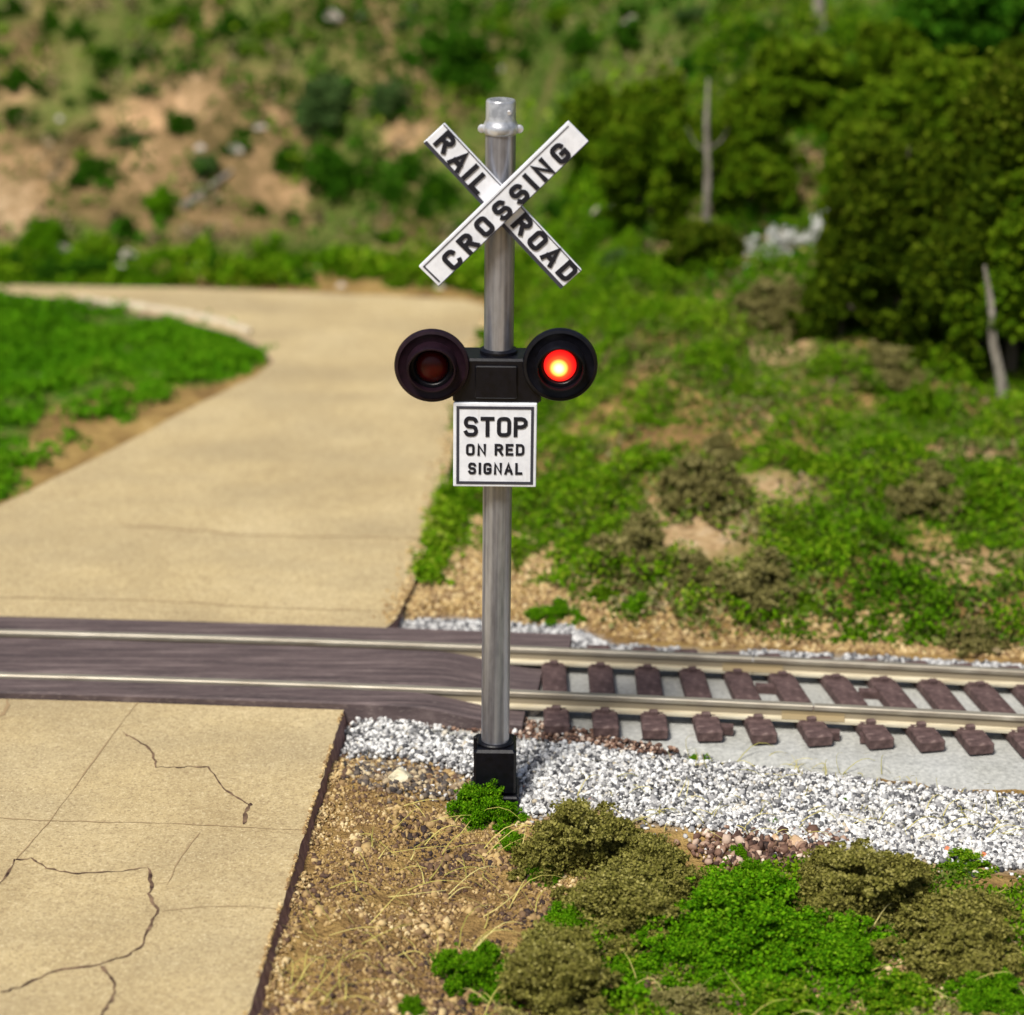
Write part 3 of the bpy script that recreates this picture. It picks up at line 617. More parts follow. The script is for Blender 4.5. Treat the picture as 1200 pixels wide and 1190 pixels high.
P_dirt = poly([(400,850),(415,870),(480,880),(560,895),(600,940),(660,960),(700,1040),(900,1100),(1200,1080),(1500,1080),(1500,1400),(230,1400),(286,1190),(392,880)])
q = sample(P_dirt, 46000); nz = fbm(q[:, 0], q[:, 1], 4, 31); q = q[nz > .33]; q = q[~inside(P_near, q[:, 0], q[:, 1])]; nz = 0; sz = .5+1.3*rng.random(len(q))**2.2; sz = sz*(1+.9*sm((fbm(q[:, 0], q[:, 1], 5, 35)-.5)*6))
r_ = np.clip(rng.random(len(q))*.8+(fbm(q[:, 0], q[:, 1], 2.2, 33)-.42)*1.1, 0, 1)
tag(scatter('dirt', np.concatenate([q, (height(q[:, 0], q[:, 1])+.002)[:, None]], 1), .0155*sz, ICO, ICOF, M['dirtgrain'], rnd=r_, jitter=.3, squash=1.), 'tan and brown gritty dirt beside the road edge', 'dirt', kind='stuff')
q = sample(poly([(420,896),(470,888),(552,900),(556,922),(520,930),(450,926),(412,912)]), 700); q = q+rng.normal(size=q.shape)*.07; q = q[~inside(P_near, q[:, 0]+.12, q[:, 1])]
tag(scatter('pebbles', np.concatenate([q, (height(q[:, 0], q[:, 1])+.006)[:, None]], 1), .030*(.4+1.*rng.random(len(q))), ICO, ICOF, M['darkpeb'], jitter=.3, squash=1.), 'dark grey grit left of the signal base', 'grit', kind='stuff')
q = sample(poly([(815,985),(850,970),(900,968),(985,968),(990,988),(940,1008),(900,1030),(870,1005),(830,1010)]), 620); q = q+rng.normal(size=q.shape)*.05
tag(scatter('pebbles', np.concatenate([q, (height(q[:, 0], q[:, 1])+.03*rng.random(len(q)))[:, None]], 1), .040*(.35+1.*rng.random(len(q))), ICO, ICOF, M['brownpeb'], jitter=.3, squash=1.), 'brown and pink pebbles at the foot of the ballast', 'pebbles', kind='stuff')
q = sample(poly([(402,826),(560,832),(660,852),(800,880),(760,884),(640,866),(540,856),(402,850)]), 2600)
tag(scatter('dirt', np.concatenate([q, (-.03+.045*rng.random(len(q)))[:, None]], 1), .022*(.5+1.*rng.random(len(q))), ICO, ICOF, M['brownpeb'], jitter=.3, squash=1.), 'dark reddish grit along the crossing panel edge', 'dirt', kind='stuff')
# verge of tan grit behind the track
q = sample(poly([(455,722),(500,640),(560,610),(640,650),(760,700),(1200,740),(1500,760),(1500,790),(1200,765),(860,752),(670,735),(560,726)]), 9000)
tag(scatter('dirt', np.concatenate([q, (height(q[:, 0], q[:, 1])+.004)[:, None]], 1), .03*(.5+1.*rng.random(len(q))), ICO, ICOF, M['dirtgrain'], rnd=np.clip(.35+.6*rng.random(len(q)), 0, 1), jitter=.3, squash=1.), 'yellow tan grit on the verge behind the track', 'dirt', kind='stuff')

def rock(px, py, r, mat, label, group=None, flat=.7, z=None, name='rock'):
    p = hit(px, py); import bmesh
    bm = bmesh.new(); bmesh.ops.create_icosphere(bm, subdivisions=3, radius=r); o3 = Vector((px, py, 3))
    for v in bm.verts:
        n_ = mnoise.noise(v.co/r*1.1+o3)*.45+mnoise.noise(v.co/r*3+o3)*.14; v.co *= 1+n_; v.co.z *= flat
        for ax in ((.6,.2,.77),(-.7,.3,.64),(.1,-.9,.4)):
            d_ = v.co.dot(Vector(ax))-.78*r*flat
            if d_ > 0: v.co -= Vector(ax)*d_*.8
    me = bpy.data.meshes.new(name); bm.to_mesh(me); bm.free(); me.materials.append(mat); o = link(bpy.data.objects.new(name, me))
    o.location = (p[0], p[1], (p[2] if z is None else z)+r*flat*.35); return tag(o, label, 'rock', group)
rock(468, 914, .075, M['creamrock'], 'cream pebble lying on the dark grit left of the signal base')
rock(616, 929, .05, M['orangerock'], 'orange stone touching the right side of the signal base')
rock(692, 943, .042, M['orangerock'], 'orange stone on the lower ballast edge above the olive bush')
rock(1110, 998, .035, M['orangerock'], 'small orange stone at the ballast edge, left of the other at the far right')
rock(1153, 1006, .04, M['orangerock'], 'orange stone nearest the right frame edge below the ballast')
rock(932, 990, .06, M['tanrock'], 'large pinkish pebble in the brown pebble patch')
rock(908, 985, .04, M['tanrock'], 'small tan pebble beside the large pinkish one')
rock(626, 846, .04, M['palerock'], 'white pebble just right of the pole beside the near rail', z=.0)
rock(462, 724, .07, M['tanrock'], 'dark brown stone at the corner of the far road slab')

# ---------------------------------------------------------------- ground cover
def cover(name, pts, size, hgt, mat, label, per=3, cat='ground cover', zo=.0, rnds=None):
    n = len(pts); c = np.repeat(pts, per, 0)+rng.normal(size=(n*per, 2))*np.asarray(size).reshape(-1, 1).repeat(per, 0)*.9 if np.ndim(size) else np.repeat(pts, per, 0)+rng.normal(size=(n*per, 2))*size*.9
    s = (np.repeat(size, per) if np.ndim(size) else size)*(.5+.8*rng.random(n*per))
    lump = sm((fbm(c[:, 0], c[:, 1], 2.6, 41)-.3)*2.5)
    z = height(c[:, 0], c[:, 1])+zo+hgt*lump*rng.random(n*per)**.6
    r = np.clip(.55*rng.random(n*per)+.5*fbm(c[:, 0], c[:, 1], 1.1, 43)+.12*(lump-.5), 0, 1)
    return tag(scatter(name, np.concatenate([c, z[:, None]], 1), s, LEAFV, LEAF[1], mat, rnd=r, tilt=.75), label, cat, kind='stuff')
# lawn inside the bend
q = sample(P_lawn, 85000); q = q+rng.normal(size=q.shape)*.04; m_ = inside(P_tan1, q[:, 0], q[:, 1]) | inside(P_tan2, q[:, 0], q[:, 1]); n1 = fbm(q[:, 0], q[:, 1], 1.5, 71); n2 = fbm(q[:, 0], q[:, 1], 5, 72); edge = near_poly(P_tan1, q[:, 0], q[:, 1], .45); q = q[(~m_ & (n1 > .30) & (n2 > .30+.34*edge)) | (m_ & (n2 > .60)) | (rng.random(len(q)) < .02)]
q = q[q[:, 0] > -9]
cover('grass', q, .042, .12, M['lawn'], 'bright green grass on the inside of the road bend', 2, 'grass')
# right bank
P_rb = poly([(500,640),(516,590),(540,520),(560,440),(590,395),(580,345),(700,320),(1200,330),(1700,330),(1900,760),(1200,755),(860,742),(700,728),(640,700),(560,655)])
q = sample(P_rb, 130000); n1 = fbm(q[:, 0], q[:, 1], .9, 11); n2 = fbm(q[:, 0], q[:, 1], 2.6, 13)
low = sm((3.6-q[:, 1])/1.3)
n3 = fbm(q[:, 0], q[:, 1], 5., 14); tanp = scars(q[:, 0], q[:, 1], .1) > .3; q = q[((n1*.45+n2*.3+n3*.25 > .462+.10*low) & ~tanp) | (rng.random(len(q)) < .05)]
cover('grass', q, .031, .25, M['turf'], 'green grass and low weeds on the bank behind the track', 3, 'grass')
q = sample(P_rb, 26000); n1 = fbm(q[:, 0], q[:, 1], 1.2, 18); q = q[n1 > .5]
cover('weeds', q, .05, .10, M['weeds'], 'straw-coloured and olive weeds mixed into the bank', 3, 'weeds')
q = sample(P_rb, 9000); n1 = fbm(q[:, 0], q[:, 1], 1.5, 19); q = q[(n1 > .53) & (rng.random(len(q)) < .8)]
cover('dry_grass', q, .045, .07, M['straw2'], 'dead tan brush scattered over the bank', 3, 'dry grass')
# left-right toe verge beyond the road
q = sample([(-14,11.1),(-.4,11.05),(.1,10.4),(.8,9.2),(1.6,9.6),(1.2,12.2),(-14,12.9)], 22000); n1 = fbm(q[:, 0], q[:, 1], 1.6, 51); q = q[n1 > .36]
q = q[q[:, 1] > 11.12-.9*sm((q[:, 0]+.5)/.8)]
cover('weeds', q, .065, .24, M['turf'], 'bright green weeds along the far road edge', 3, 'weeds')
# hillside patches and four bare scars
def clumps(name, n, thr, seed, size, R_, H_, mat, label, per=26, cond=None):
    q = np.stack([rng.uniform(-16, 14, n), rng.uniform(7, 34, n)], 1); d = q[:, 1]-toe(q[:, 0]); n1 = fbm(q[:, 0], q[:, 1], .55, seed)*.55+fbm(q[:, 0], q[:, 1], 1.7, seed+1)*.45
    n1 = n1+.05*sm((q[:, 1]-17)/4)+.03*sm((q[:, 0]-.5)/2)
    hb = inside(P_hb1, q[:, 0], q[:, 1]) | inside(P_hb2, q[:, 0], q[:, 1]) | inside(P_hb3, q[:, 0], q[:, 1]) | inside(P_hb4, q[:, 0], q[:, 1]); n1 = np.where(hb & (rng.random(len(hb)) > .06), 0, n1)
    q = q[(d > .25) & (n1 > thr)]; m = len(q); rr = R_*(.35+.9*rng.random(m)**1.5); j = np.repeat(np.arange(m), per)
    g_ = rng.normal(size=(m*per, 3)); g_ /= np.linalg.norm(g_, axis=1)[:, None]; g_[:, 2] = np.abs(g_[:, 2]); u = rng.random(m*per)**.3
    x_ = q[j, 0]+g_[:, 0]*rr[j]*u; y_ = q[j, 1]+g_[:, 1]*rr[j]*u
    c = np.stack([x_, y_, height(x_, y_)+g_[:, 2]*rr[j]*u*H_], 1)
    tint = rng.random(m)
    return tag(scatter(name, c, size*(.5+.8*rng.random(m*per)), LEAFV, LEAF[1], mat, rnd=np.clip(.5*rng.random(m*per)+.5*tint[j], 0, 1)), label, 'undergrowth', kind='stuff')
clumps('undergrowth', 8000, .525, 12, .075, .26, .7, M['weeds'], 'patchy olive and tan undergrowth over the hillside')
clumps('undergrowth', 5200, .54, 52, .075, .34, .9, M['turf'], 'light green undergrowth over the hillside')
clumps('undergrowth', 8000, .515, 72, .08, .36, 1., M['dark'], 'dark green undergrowth over the hillside')
clumps('undergrowth', 4500, .47, 92, .07, .22, .6, M['straw2'], 'dead brown stalks and brush over the bare slope')
# foreground green
P_fg = poly([(640,1085),(700,1060),(800,1060),(960,1030),(1100,1060),(1300,1050),(1500,1100),(1500,1400),(620,1400),(560,1230),(600,1150)], -.12)
q = sample(P_fg, 26000); n1 = fbm(q[:, 0], q[:, 1], 2.2, 61); q1 = q[n1 > .40]
cover('ground_cover', q1, .024, .10, M['turf'], 'low green and straw tufts across the foreground corner', 3)
q3 = sample(poly([(740,1050),(860,1030),(1000,1060),(1080,1120),(1060,1180),(700,1180),(680,1110)], -.1), 9000); q3 = q3[fbm(q3[:, 0], q3[:, 1], 3, 62) > .47]
cover('ground_cover', q3, .024, .16, M['bright'], 'bright green moss-like growth around the foreground bushes', 3)
q2 = q[fbm(q[:, 0], q[:, 1], 2.6, 64) > .50]
cover('weeds', q2, .022, .08, M['scrub'], 'olive and straw weeds between the foreground bushes', 3, 'weeds')
q = sample(poly([(960,1010),(1080,1010),(1200,1015),(1400,1040),(1400,1100),(1000,1080)], -.05), 3000); q = q[fbm(q[:, 0], q[:, 1], 3, 66) > .46]
cover('weeds', q, .02, .04, M['weeds'], 'yellow weeds at the foot of the ballast on the right', 3, 'weeds')
# weeds and grit spilling over the edge of the far road
el = np.array([at(x, y, RZ)[:2] for x, y in [(462,728),(482,690),(506,630),(522,575),(536,500),(548,440),(566,400),(578,372)]])
tt = rng.random(5000)*(len(el)-1); i0 = tt.astype(int); f_ = (tt-i0)[:, None]; q = el[i0]*(1-f_)+el[np.minimum(i0+1, len(el)-1)]*f_; q = q+np.stack([np.abs(rng.normal(size=len(q)))*.10-.03, rng.normal(size=len(q))*.05], 1)
q = q[(fbm(q[:, 0], q[:, 1], 2.2, 81) > .42) & (q[:, 1] > 3.0)]; cover('weeds', q, .035, .09, M['turf'], 'green weeds creeping over the right edge of the far road', 3, 'weeds', .02)
tt = rng.random(3500)*(len(el)-1); i0 = tt.astype(int); f_ = (tt-i0)[:, None]; q = el[i0]*(1-f_)+el[np.minimum(i0+1, len(el)-1)]*f_; q = q+np.stack([rng.normal(size=len(q))*.07+.03, rng.normal(size=len(q))*.05], 1)
tag(scatter('dirt', np.concatenate([q, np.where(inside(poly(pf+pf2, RZ), q[:, 0], q[:, 1]), RZ+.002, height(q[:, 0], q[:, 1])+.01)[:, None]], 1), .022*(.4+1.*rng.random(len(q))), ICO, ICOF, M['dirtgrain'], rnd=.4+.6*rng.random(len(q)), jitter=.3, squash=1.), 'tan grit along the right edge of the far road', 'dirt', kind='stuff')
tt = rng.random(2600); q = np.stack([-.93-.23*tt+np.abs(rng.normal(size=2600))*.05-.012, .86-3.44*tt], 1); q = q[fbm(q[:, 0], q[:, 1], 4, 83) > .42]
tag(scatter('dirt', np.concatenate([q, np.where(q[:, 0] < -.93-(.868-q[:, 1])*.0667, RZ+.002, height(q[:, 0], q[:, 1])+.02*rng.random(len(q)))[:, None]], 1), .017*(.4+1.*rng.random(len(q))), ICO, ICOF, M['dirtgrain'], rnd=.35+.65*rng.random(len(q)), jitter=.3, squash=1.), 'brown grit spilled over the edge of the near road slab', 'dirt', kind='stuff')
# straw strands
def strands(n, P, name, label, L=(.12, .35), w_=.0035, up=.5):
    q = sample(P, n); V = []; Fs = []; rr = []
    for i, (x, y) in enumerate(q):
        z = float(height(x, y)); a = random.uniform(0, 6.28); l = random.uniform(*L); b = len(V); wx, wy = -math.sin(a)*w_, math.cos(a)*w_; u = random.uniform(.1, up); bend = random.uniform(-.8, .8)
        for k_ in range(6):
            t = k_/5; aa = a+bend*t; px_ = x+math.cos(aa)*l*t; py_ = y+math.sin(aa)*l*t; pz = z+.01+u*l*math.sin(t*math.pi*.75); ww = 1-.7*t
            V += [(px_-wx*ww, py_-wy*ww, pz), (px_+wx*ww, py_+wy*ww, pz+.002)]
        Fs += [(b+2*k_, b+2*k_+1, b+2*k_+3, b+2*k_+2) for k_ in range(5)]; rr += [random.random()]*12
    tag(mesh(name, V, np.array(Fs), M['straw'], attr={'rnd': rr}), label, 'dry grass', kind='stuff')
strands(140, poly([(480,930),(600,960),(640,1060),(560,1190),(300,1190),(400,1000)]), 'dry_grass', 'yellow dry grass strands on the foreground dirt')
strands(260, poly([(640,960),(700,900),(860,880),(1080,905),(1200,940),(1200,980),(900,980)]), 'dry_grass', 'thin pale straw strands on the ballast', (.1, .26), .0028)
strands(160, poly([(600,1160),(900,1120),(1200,1060),(1300,1300),(600,1300)], -.1), 'dry_grass', 'yellow dry grass strands in the foreground corner')

# ---------------------------------------------------------------- bushes
def crown_pts(n, lobes, fill=.2, per=34, sg=.17, flat=(1.25, 1.25, .8)):
    cs = np.array([l[:3] for l in lobes]); rs = np.array([l[3] for l in lobes]); p = rs**2/np.sum(rs**2)
    K = max(20, n//per); ix = rng.choice(len(lobes), K, p=p)
    d = rng.normal(size=(K, 3)); d /= np.linalg.norm(d, axis=1)[:, None]; d[:, 2] = np.where(d[:, 2] < -.5, -d[:, 2], d[:, 2])
    rad = np.where(rng.random(K) < fill, rng.random(K)**.4*.8, .74+.24*rng.random(K)+.26*np.abs(rng.normal(size=K))*(rng.random(K) < .35))
    kc = cs[ix]+d*(rs[ix]*rad)[:, None]; kr = rs[ix]*sg*(.6+.9*rng.random(K))
    j = rng.integers(0, K, n); g_ = rng.normal(size=(n, 3)); g_ /= (np.linalg.norm(g_, axis=1)**.5)[:, None]
    return kc[j]+g_*(kr[j]*rng.random(n)**.3)[:, None]*np.array(flat)
def lobes_for(nl, rr=(.2, .42), spread=.84, zs=.85):
    L = [(0, 0, .24, .36)]; ax = random.uniform(.75, 1.15)
    for i in range(nl):
        a = i*2.4+random.uniform(-.6, .6); t = math.sqrt((i+.5)/nl)*spread*random.uniform(.8, 1.2); r = random.uniform(*rr)*(1.1-.45*t)
        L.append((math.cos(a)*t*ax, math.sin(a)*t, max(.06, (1-t*t*1.2)*zs*random.uniform(.35, 1.05)-r*.3), r))
    return L
# unit crowns: radius about 1, height about 1
PROTO = {}
def proto(key, n, leaf, nl, mat, **kw):
    out = []
    for v in range(3):
        c = crown_pts(n, lobes_for(nl, **kw)); c[:, 2] = np.maximum(c[:, 2], .0)
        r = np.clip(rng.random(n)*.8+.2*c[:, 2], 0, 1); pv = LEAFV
        o = scatter('foliage', c, leaf*(.55+.8*rng.random(n)), pv, LEAF[1], mat, rnd=r); me = o.data; bpy.data.objects.remove(o); out.append(me)
    PROTO[key] = out
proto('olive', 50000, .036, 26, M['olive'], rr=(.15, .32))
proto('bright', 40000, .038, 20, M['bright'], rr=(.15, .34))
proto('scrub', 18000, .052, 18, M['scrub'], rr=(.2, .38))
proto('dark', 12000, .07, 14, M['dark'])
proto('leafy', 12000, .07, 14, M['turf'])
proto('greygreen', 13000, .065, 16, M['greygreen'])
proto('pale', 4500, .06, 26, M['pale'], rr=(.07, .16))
cnt = [0]
BUSHES = []
def bush(px, py, hw, h, kind, label, group=None, name='bush', cat='bush', depth=1.):
    """px, py: middle of its foot in the photograph; hw half width and h height, in pixels"""
    if kind in ('olive', 'bright'): hw *= 1.26; h *= (.98 if kind == 'olive' else .86)
    if kind == 'scrub': hw *= 1.22; h *= 1.05
    p = hit(px, py-hw*.12); dist = np.dot(p-CAM, ray(600, 595)); sc = dist/FPX; me = PROTO[kind][cnt[0] % 3]; cnt[0] += 1
    rx = hw*sc*.98; hz = h*sc*.88
    o = link(bpy.data.objects.new(name, me)); o.location = (p[0], p[1]+rx*.6*depth, min(height(p[0], p[1]), height(p[0], p[1]+rx*.6*depth))-.02); o.scale = (rx, rx*depth, max(.05, hz)); o.rotation_euler.z = random.uniform(-.6, .6)
    BUSHES.append(o); return tag(o, label, cat, group)
#NEARBUSH
bush(566, 978, 42, 76, 'bright', 'small vivid green bush directly in front of the signal base')
bush(601, 1003, 22, 32, 'bright', 'little bright green clump just right of the bush at the signal base')
bush(635, 1040, 20, 34, 'bright', 'little bright green clump tucked left of the large olive bush')
bush(690, 1055, 78, 112, 'olive', 'large olive bush right of the signal base, along the ballast')
bush(770, 1068, 62, 92, 'olive', 'olive bush with rounded top bordering the ballast, left of the brown pebbles')
bush(745, 1125, 92, 88, 'olive', 'broad olive bush in front of two others, above the foreground grass')
bush(1022, 1110, 90, 108, 'olive', 'rounded olive bush right of the brown pebbles below the ballast')
bush(1142, 1160, 88, 100, 'olive', 'olive bush cut by the right frame edge in the foreground')
bush(655, 1215, 88, 110, 'olive', 'blurred olive bush at the bottom frame edge below the pole')
bush(885, 1150, 95, 118, 'bright', 'broad bright green bush between the two groups of olive bushes')
bush(985, 1160, 75, 80, 'bright', 'bright green bush in front of the rounded olive bush')
bush(800, 1160, 62, 70, 'bright', 'bright green bush in front of the broad olive bush')
bush(887, 1052, 30, 52, 'bright', 'small upright green bush just below the brown pebbles')
bush(866, 1010, 14, 26, 'bright', 'tiny green sprig at the left of the brown pebbles')
bush(556, 1180, 46, 85, 'bright', 'round bright green bush on the dirt near the bottom frame edge')
bush(482, 1196, 17, 40, 'bright', 'small green tuft on the dirt at the bottom frame edge')
bush(664, 1105, 34, 48, 'bright', 'yellow-green low clump left of the broad olive bush')
bush(718, 1165, 40, 40, 'bright', 'green clump just below the broad olive bush')
bush(1165, 1205, 52, 60, 'bright', 'bright green bush in the bottom right corner')
bush(1060, 1205, 60, 46, 'leafy', 'low leafy bush at the bottom frame edge, right of centre')
bush(925, 1215, 70, 46, 'leafy', 'low leafy bush at the bottom edge below the broad green bush')
bush(810, 1215, 50, 40, 'scrub', 'low straw-coloured scrub at the bottom edge below the green bushes')
bush(502, 858, 10, 20, 'bright', 'tiny green sprig in the ballast left of the pole')
bush(630, 866, 11, 12, 'bright', 'flat green sprig right of the pole beside the ties')
bush(645, 864, 8, 18, 'bright', 'upright green sprig right of the pole, nearest the first tie')
bush(990, 950, 9, 20, 'bright', 'small round green sprig high on the white ballast')
bush(906, 972, 9, 20, 'bright', 'small green sprig at the lower edge of the white ballast')
bush(822, 905, 20, 20, 'bright', 'flat green weed where the grey roadbed meets the ballast')
bush(1135, 1030, 40, 22, 'leafy', 'flat yellow-green clump behind the bush at the right edge')
# bank behind the track
bush(651, 741, 30, 42, 'bright', 'round bright green bush behind the end of the far crossing panel')
bush(710, 712, 22, 26, 'leafy', 'small green bush right of the round one behind the track')
bush(748, 728, 30, 36, 'bright', 'green bush between the round green one and the dark scrub')
bush(740, 690, 52, 82, 'scrub', 'tall brown scrub bush on the bank behind the track')
bush(830, 615, 54, 76, 'scrub', 'brownish scrub bush in the middle of the bank')
bush(845, 548, 26, 36, 'scrub', 'small brown scrub on top of the middle of the bank')
bush(885, 730, 56, 78, 'scrub', 'dark rounded olive scrub close behind the track')
bush(812, 700, 36, 50, 'scrub', 'loose brown scrub between the tall scrub and the dark rounded one')
bush(948, 725, 24, 30, 'leafy', 'green bush right of the dark rounded scrub')
bush(1090, 618, 46, 72, 'scrub', 'dark olive scrub on the right side of the bank')
bush(1050, 600, 28, 42, 'leafy', 'leafy green bush left of the dark olive scrub')
bush(1145, 775, 36, 42, 'scrub', 'low brown scrub against the far rail at the right')
bush(1098, 758, 22, 26, 'leafy', 'green tuft behind the far rail left of the low brown scrub')
bush(1165, 612, 32, 48, 'leafy', 'green bush near the right frame edge on the bank')
bush(1035, 468, 56, 48, 'scrub', 'wide brown scrub at the foot of the big trees')
bush(1080, 500, 30, 60, 'leafy', 'upright green bush right of the wide brown scrub')
bush(915, 402, 50, 70, 'scrub', 'dry brown scrub under the left edge of the big tree')
bush(740, 428, 26, 24, 'scrub', 'flat dark scrub right of the glowing signal lamp')
bush(700, 640, 24, 24, 'leafy', 'low green clump at the left side of the bank')
bush(775, 560, 28, 26, 'leafy', 'low green clump above the brown scrub on the bank')
bush(945, 560, 30, 30, 'leafy', 'low green clump left of the sandy patch on the bank')
bush(1010, 655, 34, 28, 'leafy', 'low green clump below the dark olive scrub')
bush(935, 640, 28, 26, 'leafy', 'low green clump above the dark rounded scrub')
bush(690, 540, 26, 22, 'leafy', 'low green clump right of the stop sign')
bush(870, 470, 30, 24, 'leafy', 'low green clump below the dry brown scrub')
bush(725, 318, 34, 26, 'greygreen', 'olive clump just right of the ROAD board end')
bush(775, 330, 34, 26, 'leafy', 'green clump beneath the hollow tree')
bush(660, 262, 32, 34, 'dark', 'dark clump behind the arms of the crossbuck, right side')
# hillside
HG = 'shrubs dotted over the hillside'; HS = 1.22
for px, py, hw, h, kd, lb in [
 (50,48,20,34,'dark','dark green shrub near the top left corner of the hillside'), (92,54,20,28,'dark','second dark green shrub from the top left corner'),
 (122,80,20,24,'dark','dark shrub below and right of the top left pair'), (8,22,16,24,'dark','dark shrub cut by the top left corner'),
 (25,112,28,28,'dark','wide dark shrub at the left frame edge, upper hillside'), (22,148,30,22,'dark','low dark shrub at the left frame edge below the wide one'),
 (98,124,24,18,'dark','small dark shrub left of the sandy scar'), (172,114,22,22,'greygreen','grey-green shrub left of the sandy scar'),
 (104,160,22,16,'dark','low dark shrub in the left middle of the hillside'), (55,168,14,14,'dark','tiny dark shrub near the left frame edge'),
 (152,172,26,18,'greygreen','flat grey-green shrub below the sandy scar'), (210,160,22,26,'dark','dark shrub right below the sandy scar'),
 (104,218,30,26,'dark','wide dark shrub above the tall left one'), (140,216,14,12,'dark','tiny dark shrub right of the wide one'),
 (237,210,22,30,'greygreen','grey-green shrub above the dead log'), (278,184,28,28,'dark','dark shrub left of the big grey-green bush'),
 (187,264,26,50,'bright','vivid upright green shrub alone on bare soil above the road'), (143,283,20,28,'dark','dark shrub left of the vivid upright one'),
 (47,308,26,62,'bright','tall bright green shrub by the orange soil at the left edge'), (60,334,20,28,'dark','dark shrub below the tall bright one beside the road'),
 (102,335,30,28,'dark','dark shrub beside the far road, left part'), (12,328,20,28,'dark','green shrub beside the road at the left frame edge'),
 (256,334,14,42,'dark','narrow upright shrub beside the far road'), (207,336,16,22,'dark','small round shrub left of the narrow upright one'),
 (375,178,52,86,'greygreen','big grey-green bush high on the hillside left of the crossbuck'), (393,247,44,72,'dark','big dark green bush below the grey-green one'),
 (334,208,24,32,'dark','dark shrub at the left foot of the two big bushes'), (454,152,34,54,'greygreen','grey-green bush right of the big one'),
 (402,116,22,30,'greygreen','bluish round bush behind the big grey-green one'), (460,243,18,32,'dark','small dark shrub right of the big dark bush'),
 (508,256,28,46,'dark','dark bush behind the RAIL board lower side'), (482,218,24,36,'dark','green bush left of the RAIL board'),
 (540,115,44,76,'dark','tall dark bush above the RAIL board'), (500,75,26,36,'dark','dark bush up left of the pole top'),
 (470,38,22,22,'greygreen','grey-green shrub near the top edge left of the pole'), (540,24,20,24,'dark','dark shrub at the top edge left of the pole'),
 (440,68,20,18,'greygreen','small grey-green shrub in the upper middle'), (382,34,24,24,'dark','dark shrub at the top edge above the big bush'),
 (325,54,36,40,'leafy','leafy green bush near the top edge'), (262,48,26,30,'dark','dark shrub left of the leafy bush at the top'),
 (292,70,26,24,'leafy','low leafy shrub below the leafy bush at the top'), (202,38,32,28,'leafy','leafy shrub at the top edge, left part'),
 (165,74,20,18,'dark','small dark shrub above the sandy scar'), (228,86,18,14,'dark','tiny dark shrub right above the sandy scar'),
 (350,64,20,16,'dark','small dark shrub right of the leafy bushes'), (627,74,28,32,'dark','dark bush just right of the pole top'),
 (690,70,28,36,'dark','dark bush above the bare patch'), (742,62,30,38,'dark','second dark bush above the bare patch'),
 (840,88,34,44,'dark','dark bush right of the bare patch'), (884,54,30,34,'dark','dark bush below the top edge right of the bare patch'),
 (815,28,24,24,'greygreen','grey-green shrub at the top edge above the bare patch'), (936,34,22,26,'dark','dark shrub at the top edge beside the pale stump'),
 (590,48,30,36,'leafy','leafy bush straight above the pole top'), (665,30,28,28,'leafy','leafy shrub at the top edge right of the pole'),
 (760,20,30,26,'dark','dark shrub on the top frame edge right of centre'), (1010,60,38,34,'treeg','bushy green shrub left of the top right thicket'),
 (305,335,18,20,'leafy','small leafy shrub on the far road verge'), (350,338,18,18,'dark','small dark shrub on the far road verge'),
 (420,332,24,20,'leafy','leafy shrub on the far verge, left of the CROSSING board end'), (470,342,20,20,'leafy','leafy shrub on the far verge under the CROSSING board end'),
 (545,345,22,30,'leafy','leafy shrub where the far road meets the pole'), (620,350,26,30,'leafy','leafy shrub right of the pole below the crossbuck'),
 (450,290,18,18,'dark','low dark shrub above the far verge'), (300,255,14,16,'dark','tiny shrub above the road beside the dead log')]:
    bush(px, py, hw*HS, h*1.1, 'dark' if kd == 'treeg' else kd, lb, HG, 'shrub', 'shrub')
# plants beyond the frame, seen only from a step aside
for i, (x, y, r, kd) in enumerate([(-7.5,15,.5,'dark'),(-8.5,13.5,.4,'dark'),(-9,17,.6,'greygreen'),(8.5,10,.5,'scrub'),(6,6,.4,'scrub'),(6.5,4,.3,'leafy')]): pass

# white lichen bush
bush(918, 316, 66, 66, 'pale', 'pale white-grey flowering bush under the big trees', name='flowering_bush', cat='bush', depth=.5)
bush(968, 316, 40, 118, 'pale', 'upper pale sprays reaching up beside the big trees', name='flowering_bush', cat='bush', depth=.5)
bush(885, 296, 30, 26, 'pale', 'small pale spray at the left of the flowering bush', name='flowering_bush', cat='bush', depth=.5)

